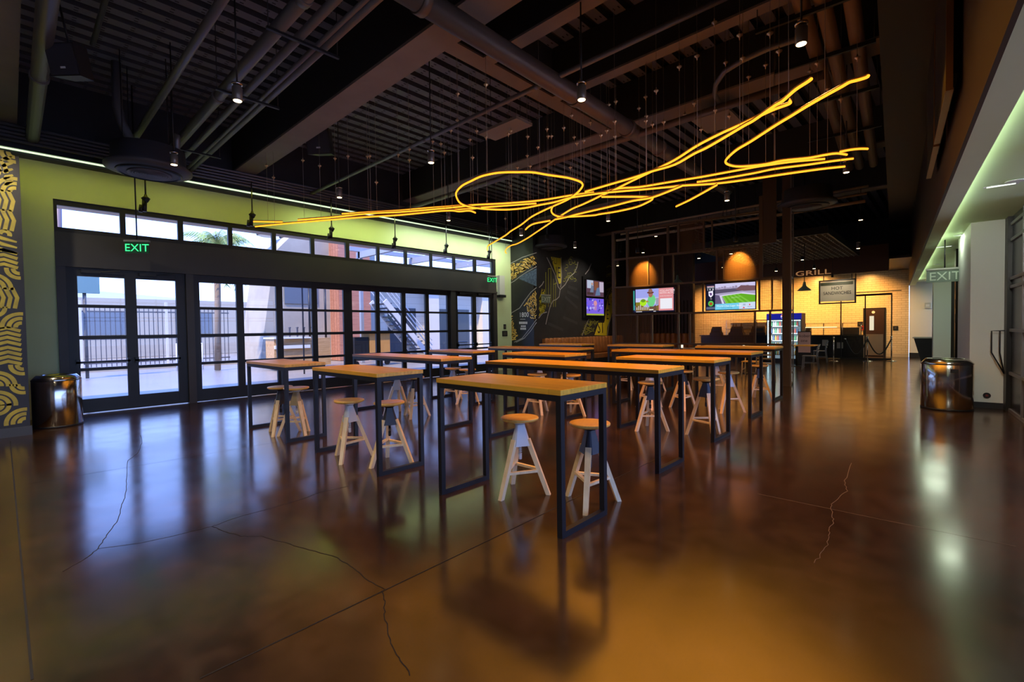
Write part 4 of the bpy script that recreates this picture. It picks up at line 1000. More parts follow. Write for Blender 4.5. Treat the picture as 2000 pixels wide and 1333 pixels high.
# the two screens hung on the divider
tv(FP(3.93, 1.93, .10), -FU, (0, 0, 1), 1.17, .66, FN, 'television at left on the dividing screen showing a volunteer in green', draw1)
tv(FP(1.93, 1.93, .10), -FU, (0, 0, 1), 1.17, .68, FN, 'television on the right of the dividing screen showing a football pitch', draw2)
def draw3(R, Pg, T):
    R(0, 0, 1, 1, em('dim plum', (.10, .05, .08))); R(.05, .5, .4, 1, em('window pale', (.45, .5, .65))); R(.75, .3, 1, .95, em('wall lilac', (.5, .42, .55)))
    R(.45, .4, .68, .95, em('hall brown', (.22, .08, .04))); Pg([(.2, .2), (.3, .75), (.42, .6), (.4, .2)], em('grey figure', (.16, .2, .3))); Pg([(.5, .05), (.6, .55), (.75, .6), (.8, .1)], em('blue figure', (.12, .18, .32)))
    Pg(ell(.33, .78, .05, .08), em('face2', (.5, .28, .2))); R(.05, .1, .4, .25, em('table dark', (.06, .03, .03)))
def draw4(R, Pg, T):
    R(0, 0, 1, 1, em('stage violet', (.20, .12, .75)))
    rr = random.Random(5)
    for i in range(26):
        x_, y_ = rr.random()*.9, .2+rr.random()*.7; R(x_, y_, x_+.05+.05*rr.random(), y_+.05+.1*rr.random(), em(('stage blue', 'stage pale', 'stage dark')[i % 3], ((.12, .10, .9), (.45, .45, .95), (.04, .04, .25))[i % 3]))
    Pg(ell(.5, .72, .1, .16), em('pink face', (.65, .28, .35))); R(.42, .3, .58, .58, em('mauve coat', (.4, .2, .5)))
    R(0, 0, 1, .1, em('lime strip', (.35, .42, .05))); T('FLY', .33, .38, .16, em('white text', (.95, .98, 1)))
a0_, a1_ = Xp((1145, 574), M2X+.14), Xp((1179, 576), M2X+.14)
tv((M2X+.14, a0_.y, 2.80), (0, 1, 0), (0, 0, 1), a1_.y-a0_.y, .66, (1, 0, 0), 'upper of two stacked televisions on the far painted wall', draw3, 'stacked televisions on the painted wall')
tv((M2X+.14, a0_.y, 2.02), (0, 1, 0), (0, 0, 1), a1_.y-a0_.y, .70, (1, 0, 0), 'lower of two stacked televisions on the far painted wall, violet picture', draw4, 'stacked televisions on the painted wall')
tag(MB().box(M2X+.006, M2X+.075, a0_.y-.12, a1_.y+.06, 1.9, 3.6).build('television_backboard', BLK), 'black backboard behind the two stacked televisions', 'board')
# big screens seen edge on under the dark soffit
TVG = mat('switched off screen glass', (.03, .022, .05), .12, 0, spec=.8); TVE = mat('copper trim edge', (.55, .30, .12), .3, .8)
for s0, s1, lab in ((5.95, 7.62, 'nearer big dark display seen edge-on on the bulkhead at upper right'), (7.72, 9.35, 'farther big dark display seen edge-on on the bulkhead at upper right')):
    mb = MB(); rbox(mb, .36, .40, s0, s1, 3.66, 5.1); o = mb.build('wall_display', TVG)
    tag(o, lab, 'display', 'big dark displays on the bulkhead')
    mb = MB(); rbox(mb, .355, .41, s0, s1, 3.64, 3.66); rbox(mb, .355, .405, s0-.012, s0, 3.64, 5.1); mb.build('edge_trim', TVE, o)
    mb = MB(); rbox(mb, .40, .47, s0+.3, s1-.3, 3.9, 4.8); mb.build('bracket', BLK, o)

# ================================================================== BANQUETTES, DINING SET
LEATH = mat('cognac leather', (.30, .12, .035), .38, noise=(.22, .08, .025), nscale=5)
def banquette(x0, x1, y0, y1, face, lab, zt=1.12, step=.24):
    """face: '+x' backs on a wall at x0, '-y' backs on a wall at y1"""
    t = empty('banquette', ((x0+x1)/2, (y0+y1)/2, 0), lab, 'banquette', 'leather banquettes')
    if face == '+x':
        MB().box(x0, x1-.04, y0, y1, .02, .30).build('plinth', BLACKW, t)
        MB().box(x0, x1, y0, y1, .30, .46).build('seat', LEATH, t)
        mb = MB().box(x0, x0+.10, y0, y1, .46, zt); y = y0
        while y < y1-.05: mb.lathe([(.105, .48), (.115, .5), (.115, zt-.02), (.08, zt+.02), (0, zt+.03)], (x0+.12, y+step/2, 0), 14, .8, step/.23); y += step
    else:
        MB().box(x0, x1, y0+.04, y1, .02, .30).build('plinth', BLACKW, t)
        MB().box(x0, x1, y0, y1, .30, .46).build('seat', LEATH, t)
        mb = MB().box(x0, x1, y1-.10, y1, .46, zt); x = x0
        while x < x1-.05: mb.lathe([(.105, .48), (.115, .5), (.115, zt-.02), (.08, zt+.02), (0, zt+.03)], (x+step/2, y1-.12, 0), 14, step/.23, .8); x += step
    mb.build('channel_back', LEATH, t); return t
banquette(M2X+.01, M2X+.7, 13.35, 18.7, '+x', 'channel-tufted cognac leather banquette along the far painted wall')
banquette(-10.2, -7.95, 18.7, 19.4, '-y', 'channel-tufted cognac leather banquette under the vertical timber slats', 1.2)
CHM = mat('blue grey metal chair', (.17, .20, .25), .35, .5)
def chair(c, rz, lab, wood=False, grp=None):
    t = empty('dining_chair', c, lab, 'chair', grp, rz)
    m = BEECH if wood else CHM
    MB().box(-.21, .21, -.2, .21, .44, .465).build('seat', SEATW if wood else CHM, t, local=True)
    for sx_ in (-1, 1):
        MB().bar((sx_*.19, .18, .44), (sx_*.21, .21, 0), .028).build('leg', m, t, local=True)
        MB().tube([(sx_*.20, -.25, 0), (sx_*.19, -.20, .45), (sx_*.18, -.22, .7), (sx_*.175, -.27, .84)], .016, 8).build('leg', m, t, local=True)
    bk = MB()
    for z_ in (.6, .70, .80): bk.bar((-.18, -.225-.1*(z_-.6), z_), (.18, -.225-.1*(z_-.6), z_), .02, .045)
    bk.build('backrest', m, t, local=True)
    for sx_ in (-1, 1): MB().bar((sx_*.195, -.22, .22), (sx_*.2, .19, .22), .016).build('stretcher', m, t, local=True)
    return t
def dining_table(c, w_, d_, lab, grp, top=TOPW, zt=.78):
    t = empty('dining_table', c, lab, 'table', grp)
    MB().box(-w_/2, w_/2, -d_/2, d_/2, zt-.035, zt).build('tabletop', top, t, local=True)
    MB().cyl((0, 0, .03), (0, 0, zt-.035), .04, 12).build('pedestal', BLK, t, local=True)
    MB().lathe([(.26, 0), (.26, .012), (.05, .03)], (0, 0, 0), 20).build('base', BLK, t, local=True)
    return t
dining_table(Zp((1556, 716), 0), 1.2, .8, 'dining table right of the boxed post with two grey metal chairs', 'low dining tables')
dining_table((-6.0, 20.2, 0), 1.4, .8, 'low dining table in front of the drinks cooler', 'low dining tables')
chair(Zp((1574, 722), 0)+Vector((.1, .1, 0)), math.radians(95), 'grey metal chair nearer of two beside the boxed post', grp='grey metal chairs')
chair(Zp((1601, 708), 0), math.radians(95), 'grey metal chair farther of two, toward the rope posts', grp='grey metal chairs')
for i, (x, y, rz, lab) in enumerate([(-6.9, 14.3, 10, 'pale wooden chair farthest left behind the dividing screen'), (-6.1, 14.6, 190, 'second pale wooden chair from the left behind the dividing screen'), (-5.0, 14.4, 15, 'pale wooden chair in the middle behind the dividing screen'),
                                     (-4.3, 14.8, 185, 'pale wooden chair right of middle behind the dividing screen'), (-3.75, 14.2, 5, 'pale wooden chair nearest the boxed post, behind the dividing screen')]):
    chair((x, y, 0), math.radians(rz), lab, True, 'pale wooden chairs behind the screen')
dining_table((-8.9, 17.2, 0), .9, .8, 'small dining table before the tufted banquettes', 'low dining tables')
dining_table((-6.5, 15.6, 0), 1.2, .7, 'low table with a dark top behind the left half of the screen', 'low dining tables', mat('dark laminate', (.05, .03, .02), .35))
dining_table((-4.6, 15.7, 0), 1.2, .7, 'low table with a dark top behind the right half of the screen', 'low dining tables', mat('dark laminate', (.05, .03, .02), .35))

# small things on the tables far back
def candle(c, lab, g='small white table lights'):
    t = empty('table_light', c, lab, 'table light', g)
    MB().lathe([(.03, 0), (.035, .01), (.035, .09), (.03, .1)], (0, 0, 0), 12).build('shade', emat('frosted glow', (1, .85, .6), 1.5), t, local=True)
    MB().lathe([(.04, 0), (.04, .006)], (0, 0, -.006), 12).build('base', BLK, t, local=True)
candle((-6.7, 15.6, .786), 'small glowing table light on the dark table, left half of the screen'); candle((-4.75, 15.65, .786), 'small glowing table light on the dark table, right half of the screen')
# two yellow-topped bottles far back under the tables
for p, nm in (((976, 745), 'left'), ((993, 748), 'right')):
    c = Zp((p[0], 789), 0)
# beer tap style silhouettes on bar behind screen
# ================================================================== KITCHEN LINE
CNT = mat('black counter front', (.014, .014, .016), .4)
c0, c1 = -9.6, -2.75
t = empty('service_counter', ((c0+c1)/2, 25.000, 0), 'long black service counter in front of the tiled kitchen wall', 'counter')
MB().box(c0, c1, 24.700, 25.4, .02, .98).build('body', CNT, t)
MB().box(c0-.03, c1+.03, 24.600, 25.45, .98, 1.03).build('countertop', mat('dark stone top', (.08, .07, .06), .2), t)
for p in ((1611, 670), (1640, 675)):
    q_ = Yp(p, 24.690); MB().box(q_.x-.1, q_.x+.12, 24.685, 24.698, q_.z-.13, q_.z+.13).build('paper_notice', mat('paper grey', (.45, .43, .40), .7), t)
t = empty('sneeze_guard', (-4.2, 25.000, 1.03), 'glass sneeze guard with steel posts on the service counter', 'sneeze guard')
for x in (-5.6, -4.9, -4.2, -3.5, -2.85): MB().cyl((x, 24.850, 1.03), (x, 24.850, 1.55), .02, 8).build('post', STEEL, t)
MB().box(-5.6, -2.85, 24.840, 24.860, 1.53, 1.545).box(-5.6, -2.85, 24.840, 24.860, 1.33, 1.345).build('rail', STEEL, t)
MB().add([(-5.6, 24.850, 1.1), (-2.85, 24.850, 1.1), (-2.85, 24.850, 1.53), (-5.6, 24.850, 1.53)], [(0, 1, 2, 3)]).build('glass', GL, t)
MB().box(-5.5, -3.7, 24.820, 24.840, 1.36, 1.39).build('heat_lamp_strip', emat('heat lamp', (1, .75, .4), 2.2), t)
EQ = mat('dark kitchen equipment', (.06, .04, .025), .45)
for x0_, x1_, y_, z1_, lab in ((-5.35, -4.75, 25.2, 1.38, 'brown box left of two on the counter'), (-3.6, -2.95, 25.2, 1.35, 'brown box right of two on the counter')):
    o = MB().box(x0_, x1_, y_-.15, y_+.15, 1.03, z1_).build('menu_box', EQ); tag(o, lab+', behind the sneeze guard', 'box', 'brown boxes on the counter')
    MB().box(x0_+.02, x1_-.02, y_-.16, y_-.15, 1.06, z1_-.03).build('front_panel', mat('brown panel', (.12, .07, .04), .5), o)
def register(c, lab, sc=1):
    t = empty('register', c, lab, 'cash register', 'registers on the counter')
    MB().box(-.28*sc, .28*sc, -.2, .2, 0, .12).build('drawer', EQ, t, local=True)
    MB().add([(-.25*sc, -.15, .12), (.25*sc, -.15, .12), (.25*sc, .15, .12), (-.25*sc, .15, .12), (-.22*sc, .0, .42), (.22*sc, .0, .42), (.22*sc, .13, .42), (-.22*sc, .13, .42)], [(0, 3, 2, 1), (4, 5, 6, 7), (0, 1, 5, 4), (1, 2, 6, 5), (2, 3, 7, 6), (3, 0, 4, 7)]).build('terminal', EQ, t, local=True)
    MB().box(-.18*sc, .18*sc, -.1, -.09, .2, .34).build('display', mat('dim display', (.10, .09, .08), .2), t, local=True)
register((-8.9, 24.950, 1.03), 'dark register seen through the lower left pane of the kitchen view'); register((-7.9, 24.950, 1.03), 'dark register in the middle of the kitchen view', 1.2); register((-6.9, 24.950, 1.03), 'dark register with a steel scale beside it', 1.3)
SSH = empty('steel_shelf', (-7.3, 26.6, 0), 'open steel kitchen shelf against the tiled wall', 'shelf')
for z_ in (.4, 1.3, 1.75): MB().box(-8.9, -5.9, 26.4, 26.9, z_, z_+.03).build('shelf_board', STEEL, SSH)
for x in (-8.9, -7.4, -5.93): MB().box(x, x+.03, 26.4, 26.43, 0, 1.8).build('post', STEEL, SSH)
for i, (x, h_) in enumerate(((-8.6, .28), (-8.45, .26), (-8.2, .3), (-7.0, .22), (-6.8, .25))):
    o = MB().lathe([(.04, 0), (.045, .01), (.045, h_*.6), (.02, h_*.75), (.018, h_), (0, h_)], (x, 26.6, 1.33), 12).build('bottle', mat('amber bottle', (.25, .13, .04), .15)); tag(o, ('first', 'second', 'third', 'fourth', 'fifth')[i]+' bottle from the left on the steel kitchen shelf', 'bottle', 'bottles on the kitchen shelf')
# kitchen door
t = empty('swing_door', (-2.6, YB-.03, 0), 'dark kitchen swing door with a tall pane and steel kick plate in the tiled wall', 'door')
xa, xb = Yp((1689, 606), YB-.04).x, Yp((1727, 606), YB-.04).x
MB().box(xa-.06, xb+.06, YB-.04, YB-.012, 0, 2.22).build('frame', BLK, t); MB().box(xa, xb, YB-.07, YB-.04, .03, 2.16).build('leaf', mat('dark brown door', (.035, .015, .01), .4), t)
MB().box(xa+.03, xb-.03, YB-.078, YB-.07, .06, 1.02).build('kick_plate', mat('kick plate steel', (.6, .5, .4), .35, 1), t)
MB().box(xa+.18, xa+.34, YB-.078, YB-.07, 1.2, 1.85).build('vision_panel', emat('lit pane', (1, .85, .6), .9), t)
MB().cyl((xa+.32, YB-.09, 2.02), (xa+.32, YB-.07, 2.02), .06, 16).build('round_clock', WHITEM, t)
# wall bits
for p, sz, nm, lab in (((1680, 633), .10, 'switch_plate', 'black switch plate beside the kitchen door'), ((1749, 641), .09, 'wall_switch', 'small grey box on the tiled wall right of the kitchen door')):
    c = Yp(p, YB-.01); o = MB().box(c.x-sz, c.x+sz, YB-.03, YB, c.z-sz, c.z+sz).build(nm, BLK); tag(o, lab, 'switch')
    MB().box(c.x-sz*.4, c.x+sz*.4, YB-.036, YB-.03, c.z-sz*.4, c.z+sz*.4).build('rocker', GREYP, o)
c = Yp((1684, 641), YB-.01); o = MB().box(c.x-.06, c.x+.06, YB-.05, YB, c.z-.1, c.z+.1).build('fire_call_point', mat('red plastic', (.35, .02, .01), .4)); tag(o, 'small red call point beside the kitchen door', 'alarm')
MB().cyl((c.x, YB-.06, c.z), (c.x, YB-.05, c.z), .04, 12).build('button', BLK, o)
c = Yp((1812, 597), YB-.03); o = MB().box(c.x-.1, c.x+.1, YB-.08, YB-.02, c.z-.12, c.z+.12).build('wall_strobe', mat('pale grey plastic', (.5, .52, .5), .5)); tag(o, 'small pale alarm box on the white wall at far right', 'alarm')
MB().box(c.x-.06, c.x+.06, YB-.09, YB-.08, c.z-.05, c.z+.05).build('lens', WHITEM, o)
# hanging menu sign
s0, s1 = Yp((1602, 600), 22.6), Yp((1669, 590), 22.6)
t = empty('menu_sign', ((s0.x+s1.x)/2, 22.6, 2.35), 'hanging grey menu board reading HOT SANDWICHES before the tiled wall', 'sign')
MB().box(s0.x, s1.x, 22.6, 22.66, 2.42, 3.22).build('board', mat('menu board grey', (.62, .56, .44), .5), t)
fb = MB()
for a_ in ((s0.x-.05, s0.x, 2.36, 3.28), (s1.x, s1.x+.05, 2.36, 3.28)): fb.box(a_[0], a_[1], 22.58, 22.64, a_[2], a_[3])
fb.box(s0.x-.05, s1.x+.05, 22.58, 22.64, 3.23, 3.28); fb.box(s0.x-.05, s1.x+.05, 22.58, 22.64, 2.32, 2.37); fb.build('frame', BLK, t)
for x in (s0.x+.1, s1.x-.1, s1.x+.02): MB().box(x, x+.03, 22.6, 22.63, 3.28, 3.86).build('hanger', BLK, t)
MB().box(s0.x+.02, s1.x-.05, 22.58, 22.6, 3.06, 3.18).build('green_strip', mat('sign green strip', (.06, .07, .03), .5), t)
text('sign_lettering', 'HOT', .18, ((s0.x+s1.x)/2, 22.585, 2.88), (1, 0, 0), (0, 0, 1), BLK, t, align='CENTER', sx=1.0)
text('sign_lettering', 'SANDWICHES', .18, ((s0.x+s1.x)/2, 22.585, 2.69), (1, 0, 0), (0, 0, 1), BLK, t, align='CENTER', sx=.82)
# glass partition with top rail and rope posts
t = empty('glass_partition', (-2.6, 24.450, 0), 'frameless glass partition with black top rail before the kitchen door', 'glass partition')
MB().box(-3.5, -1.78, 24.410, 24.470, 2.66, 2.74).box(-3.3, -1.5, 24.430, 24.460, 2.80, 2.83).build('top_rail', BLK, t)
for x in (-3.5, -2.66, -1.80): MB().box(x-.02, x+.02, 24.420, 24.460, 0, 2.66).build('post', BLK, t)
MB().box(-3.5, -1.78, 24.420, 24.460, 0, .08).build('bottom_rail', BLK, t)
g = MB(); 
for a_, b_ in ((-3.48, -2.68), (-2.64, -1.82)): g.add([(a_, 24.440, .08), (b_, 24.440, .08), (b_, 24.440, 2.66), (a_, 24.440, 2.66)], [(0, 1, 2, 3)])
g.build('glass', GL, t)
def stanchion(c, lab):
    t = empty('rope_post', c, lab, 'stanchion', 'steel rope posts')
    MB().lathe([(.17, 0), (.17, .012), (.10, .03), (.025, .05)], (0, 0, 0), 24).build('base', STEEL, t, local=True)
    MB().cyl((0, 0, .04), (0, 0, .95), .022, 12).build('post', STEEL, t, local=True)
    MB().lathe([(.022, .92), (.04, .94), (.04, .97), (.02, 1.0), (0, 1.005)], (0, 0, 0), 14).build('cap', STEEL, t, local=True)
    return t
sp_ = [Zp(p, 0) for p in ((1628, 706), (1694, 706), (1741, 706))]
for c, lab in zip(sp_, ('steel rope post standing alone, leftmost of three', 'steel rope post in the middle before the kitchen door', 'steel rope post at right of the kitchen door')): stanchion(c, lab)
for a_, b_, lab in ((sp_[0]+Vector((.35, .3, 0)), sp_[1], 'black barrier rope sagging left of the middle rope post'), (sp_[1], sp_[2], 'black barrier rope sagging between the middle and right rope posts')):
    pts = [a_.lerp(b_, k/12)+Vector((0, -.03, .90-.62*math.sin(math.pi*k/12))) for k in range(13)]
    o = MB().tube(pts, .024, 8).build('barrier_rope', mat('black rope', (.012, .012, .015), .7)); tag(o, lab, 'rope', 'barrier ropes')
    for q_ in (pts[0], pts[-1]): MB().cyl(q_-Vector((.0, 0, .03)), q_+Vector((0, 0, .03)), .03, 10).build('hook', STEEL, o)
# open cell ceiling panel
co = [Zp(p, 3.95) for p in ((1500, 462), (1644, 456), (1686, 525), (1580, 533))]
t = empty('open_cell_ceiling', ((-5, 17, 4.0)), 'open-cell grid ceiling panel hung behind the boxed post', 'ceiling grid')
x0_, x1_, y0_, y1_ = -6.2, -2.55, 15.4, 21.4
g = MB(); x = x0_
while x <= x1_: g.box(x, x+.02, y0_, y1_, 4.0, 4.07); x += .16
y = y0_
while y <= y1_: g.box(x0_, x1_, y, y+.02, 4.0, 4.07); y += .32
g.build('grid', mat('grid taupe', (.20, .16, .13), .5), t)
for x in (x0_+.3, x1_-.3):
    for y in (y0_+.3, y1_-.3): MB().cyl((x, y, 4.07), (x, y, 6.2), .006, 6).build('rod', BLK, t)
MB().box(x0_-.05, x1_+.05, y0_-.05, y0_, 4.0, 4.2).box(x1_, x1_+.05, y0_, y1_, 4.0, 4.2).build('edge_trim', BLK, t)
# bell pendants behind the screen
def bell(c, lab, m):
    t = empty('bell_pendant', c, lab, 'pendant light', 'bell shaped pendants behind the screen')
    MB().lathe([(.19, 0), (.18, .02), (.12, .08), (.05, .14), (.04, .24), (.03, .28)], (0, 0, 0), 24).build('lamp_shade', m, t, local=True)
    MB().cyl((0, 0, .28), (0, 0, 6.2-c[2]), .01, 8).build('rod', BLK, t, local=True)
    MB().lathe([(0, .02), (.04, .03), (.04, .08), (0, .1)], (0, 0, 0), 12).build('bulb', LENS, t, local=True)
c = Yp((1323, 553), 16.5); bell(c, 'grey green bell pendant seen through the middle of the screen', mat('verdigris shade', (.16, .22, .18), .45))
c = Yp((1571, 568), 17.0); bell(c, 'pale green bell pendant just right of the boxed post', mat('pale green shade', (.35, .5, .38), .45))
# drinks cooler
fx0, fx1 = Yp((1497, 640), 21.3).x, Yp((1541, 640), 21.3).x; zt = Yp((1518, 613), 21.3).z
fx1 = fx0+1.25
t = empty('drinks_cooler', ((fx0+fx1)/2, 21.6, 0), 'lit two-door drinks cooler with blue header behind the boxed post', 'cooler')
MB().box(fx0, fx1, 21.32, 22.0, 0, zt).build('cabinet', BLK, t)
MB().box(fx0, fx1, 21.30, 21.32, zt-.24, zt).build('header', emat('cooler header blue', (.015, .02, .35), .8), t)
cx_ = (fx0+fx1)/2
MB().poly([(cx_+.10*math.cos(a_/20*6.283), 21.296, zt-.12+.10*math.sin(a_/20*6.283)) for a_ in range(20)]).build('round_emblem', emat('emblem white', (.95, .92, 1), 1.2), t)
MB().poly([(cx_+.09*math.cos(a_/12*math.pi), 21.292, zt-.105+.07*math.sin(a_/12*math.pi)) for a_ in range(13)]).build('emblem_red', emat('emblem red', (.8, .05, .08), 1), t)
MB().poly([(cx_-.09*math.cos(a_/12*math.pi), 21.292, zt-.135-.07*math.sin(a_/12*math.pi)) for a_ in range(13)]).build('emblem_blue', emat('emblem blue', (.05, .08, .6), 1), t)
for k in range(2):
    xa_ = fx0+.04+k*.62; d_ = MB().box(xa_, xa_+.56, 21.318, 21.32, .15, zt-.27).build('door', emat('cooler inside', (.30, .42, .5), .55), t)
    MB().box(xa_-.0, xa_+.03, 21.30, 21.318, .15, zt-.27).box(xa_, xa_+.56, 21.30, 21.318, zt-.30, zt-.27).build('light_tube', emat('cooler tube', (.6, .9, 1), 2.5), t)
    for r_ in range(5):
        zz = .3+r_*.29; MB().box(xa_+.03, xa_+.55, 21.30, 21.32, zz-.02, zz).build('shelf', STEEL, t)
rb = random.Random(2); cols = [(.7, .75, .8), (.65, .4, .05), (.1, .35, .15), (.5, .08, .05), (.75, .7, .5), (.1, .15, .3)]; nb = 0
for k in range(2):
    for r_ in range(5):
        for j in range(6):
            ci = rb.randrange(6); x = fx0+.12+k*.62+j*.077; zz = .3+r_*.29
            o = MB().lathe([(.028, 0), (.030, .01), (.030, .13), (.014, .17), (.013, .2), (0, .2)], (x, 21.27, zz+.001), 8).build('drink_bottle', mat('bottle colour %d' % ci, cols[ci], .3, emit=cols[ci], es=.0))
            tag(o, ('left', 'right')[k]+' door of the drinks cooler, '+('lowest', 'second lowest', 'middle', 'second highest', 'top')[r_]+' shelf, '+('first', 'second', 'third', 'fourth', 'fifth', 'sixth')[j]+' bottle', 'bottle', 'bottles in the drinks cooler')
lamp('cooler_lamp', 'AREA', (cx_, 21.1, 1.2), 12, (.75, .9, 1), t, .9, target=(cx_, 21.5, 1.2))
# pink poster stand beside the post
c = Yp((1571, 668), 20.5); o = MB().box(c.x-.22, c.x+.22, 20.5, 20.53, .0, 1.25).build('poster_stand', BLK); tag(o, 'free-standing pale pink poster right of the boxed post', 'poster')
MB().box(c.x-.20, c.x+.20, 20.49, 20.5, .45, 1.22).build('poster', mat('poster pink', (.62, .42, .44), .6), o)
text('poster_text', 'kober', .15, (c.x-.17, 20.485, 1.03), (1, 0, 0), (0, 0, 1), BLK, o); text('poster_text', 'one', .15, (c.x-.12, 20.485, .85), (1, 0, 0), (0, 0, 1), BLK, o)

# ================================================================== EXIT SIGNS
EG = emat('exit green', (.05, 1, .28), 1.6); EGP = mat('exit green plate', (.02, .10, .05), .3)
def exit_sign(c, rz, lab, lit=True, w_=.36, h_=.2, rodz=4.9, wall=False, grp='exit signs'):
    t = empty('exit_sign', c, lab, 'exit sign', grp, rz)
    MB().box(-w_/2, w_/2, -.012, .012, -h_/2, h_/2).build('sign_plate', EGP if lit else mat('unlit exit plate', (.10, .14, .11), .4), t, local=True)
    MB().box(-w_/2-.01, w_/2+.01, -.03, .03, h_/2, h_/2+.035).build('top_housing', mat('exit housing', (.30, .30, .28), .5), t, local=True)
    x = text('sign_lettering', 'EXIT', .19*h_/.2, (0, 0, 0), (1, 0, 0), (0, 0, 1), EG if lit else mat('exit pale letters', (.42, .5, .42), .5), None, align='CENTER', depth=.0)
    x.parent = t; x.location = (0, -.016, -.068*h_/.2)
    if not wall: MB().cyl((0, 0, h_/2+.03), (0, 0, rodz-c[2]), .012, 8).build('rod', BLK, t, local=True)
    return t
c = Xp((268, 484), -11.3); exit_sign((c.x, c.y, c.z), math.radians(55), 'lit green EXIT sign hanging before the double glass doors at left', w_=.40, h_=.21, rodz=6.2)
c = Xp((961, 547), -11.7); exit_sign((c.x, c.y, c.z), math.radians(80), 'lit green EXIT sign before the far right glass doors', w_=.34, h_=.22, rodz=6.2)
c = Xp((1066, 585), M2X+.035); exit_sign((c.x, c.y, c.z), math.radians(90), 'white framed unlit EXIT sign on the far painted wall', lit=False, w_=.5, h_=.28, wall=True)
c = Yp((1845, 539), 13.6); exit_sign((c.x, c.y, c.z), math.radians(4), 'unlit EXIT sign hanging in the corridor at right', lit=False, w_=.58, h_=.26, rodz=3.26)
c = Yp((1102, 502), 14.6)
# closer box at far doors
# ================================================================== WASTE BINS
def bin_(c, lab, h_=.86, r=.3):
    t = empty('waste_bin', c, lab, 'waste bin', 'stainless waste bins')
    MB().lathe([(r*.97, 0), (r, .01), (r, h_-.10), (r*.99, h_-.095)], (0, 0, 0), 64).build('body', STEEL, t, local=True)
    MB().lathe([(r*1.0, h_-.095), (r*1.02, h_-.085), (r*.80, h_), (r*.62, h_), (r*.58, h_-.03), (r*.3, h_-.14), (0, h_-.14)], (0, 0, 0), 64).build('lid', mat('darker stainless', (.4, .38, .35), .18, 1), t, local=True)
    MB().lathe([(r*.985, -.0), (r*1.01, .0), (r*1.01, .03), (r*.985, .03)], (0, 0, 0), 48).build('base_ring', BLK, t, local=True)
    return t
b1 = Zp((105, 838), 0); bin_(Vector((b1.x, b1.y+.06, 0))+Vector((b1.x, b1.y, 0)).normalized()*.32, 'stainless waste bin beside the yellow mural at left', .86, .31)
b2 = Zp((1848, 804), 0); bn = bin_(Vector((b2.x, b2.y, 0))+Vector((b2.x, b2.y, 0)).normalized()*.36, 'stainless waste bin against the white pier at right', .88, .345)
MB().box(.05, .15, -.352, -.34, .66, .72).build('maker_plate', BLK, bn, local=True)
# ================================================================== RIGHT SIDE DETAILS
c = RP(1.26, 11.595, .22)
t = empty('wall_outlet', c, 'round black floor-level outlet at the foot of the white pier', 'outlet')
MB().cyl((0, -.012, 0), (0, 0, 0), .05, 24).build('cover', BLK, t, local=True); MB().cyl((0, -.018, 0), (0, -.012, 0), .018, 16).build('socket', mat('outlet red', (.2, .02, .02), .4), t, local=True)
# bent black handrail bracket in front of the pier
t = empty('handrail', RP(1.42, 11.3, .2), 'angled black metal rail leaning from the storefront onto the white pier', 'handrail')
for z_, l_ in ((1.36, 1.30), (1.36, 1.40)): MB().tube([RP(1.46, 11.5, z_-.005), RP(l_, 11.5, z_-.01), RP(l_, 11.5, .98), RP(1.455, 11.5, .62)], .010, 8).build('rail_tube', BLK, t)
# counter on far right
c = Yp((1818, 672), 22.5); t = empty('service_desk', (c.x+.2, 22.6, 0), 'dark angled service desk at the end of the right corridor', 'desk')
x = c.x-.35
MB().add([(x+.12, 22.3, 0), (x+.9, 22.3, 0), (x+.9, 23.1, 0), (x+.12, 23.1, 0), (x-.1, 22.2, .95), (x+.9, 22.2, .95), (x+.9, 23.1, .95), (x-.1, 23.1, .95)], [(0, 3, 2, 1), (4, 5, 6, 7), (0, 1, 5, 4), (1, 2, 6, 5), (2, 3, 7, 6), (3, 0, 4, 7)]).build('body', BLACKW, t)
MB().box(x-.14, x+.92, 22.15, 23.12, .95, .99).build('desktop', mat('pale desktop', (.35, .36, .34), .3), t)
# corridor fixtures
for p, lab in (((1955, 362), 'recessed linear ceiling fitting nearest in the right corridor'), ((1843, 482), 'recessed linear ceiling fitting farther along the right corridor')):
    c = Zp(p, 3.255); t = empty('recessed_fitting', c, lab, 'ceiling light', 'recessed fittings in the corridor')
    MB().box(-.16, .16, -.05, .05, -.005, .0).build('trim_ring', WHITEM, t, local=True); MB().box(-.13, .13, -.03, .03, -.008, -.005).build('diffuser', emat('fitting glow', (.9, 1, .85), 1.5), t, local=True)
for s_, e_ in ((4, 3), (8.5, 3), (13, 14), (19, 25), (24.5, 30)):
    c = RP(1.15 if s_ < 10 else 1.0, s_, 3.25); t = empty('ceiling_downlight', c, {4: 'round corridor downlight nearest the camera', 8.5: 'round corridor downlight before the white pier', 13: 'round corridor downlight beside the white pier', 19: 'round corridor downlight past the hanging EXIT sign', 24.5: 'round corridor downlight at the far end'}[s_], 'ceiling light', 'round downlights in the corridor')
    MB().lathe([(.07, -.006), (.09, -.006), (.09, 0), (.07, 0)], (0, 0, 0), 20).build('trim_ring', WHITEM, t, local=True)
    MB().lathe([(0, -.004), (.07, -.004)], (0, 0, 0), 20).build('lens', emat('corridor lens', (.9, 1, .85), 1.5), t, local=True)
    if s_ > 10: lamp('downlight_lamp', 'AREA', c+Vector((0, 0, -.012)), e_, (.86, 1, .78), t, .5)
t = empty('light_strip', RP(.71, 12, 3.2), 'light strip hidden along the inner edge of the right bulkhead', 'light strip')
mb = MB(); rbox(mb, .69, .71, -2, 26, 3.20, 3.25); mb.build('housing', WHITEM, t)
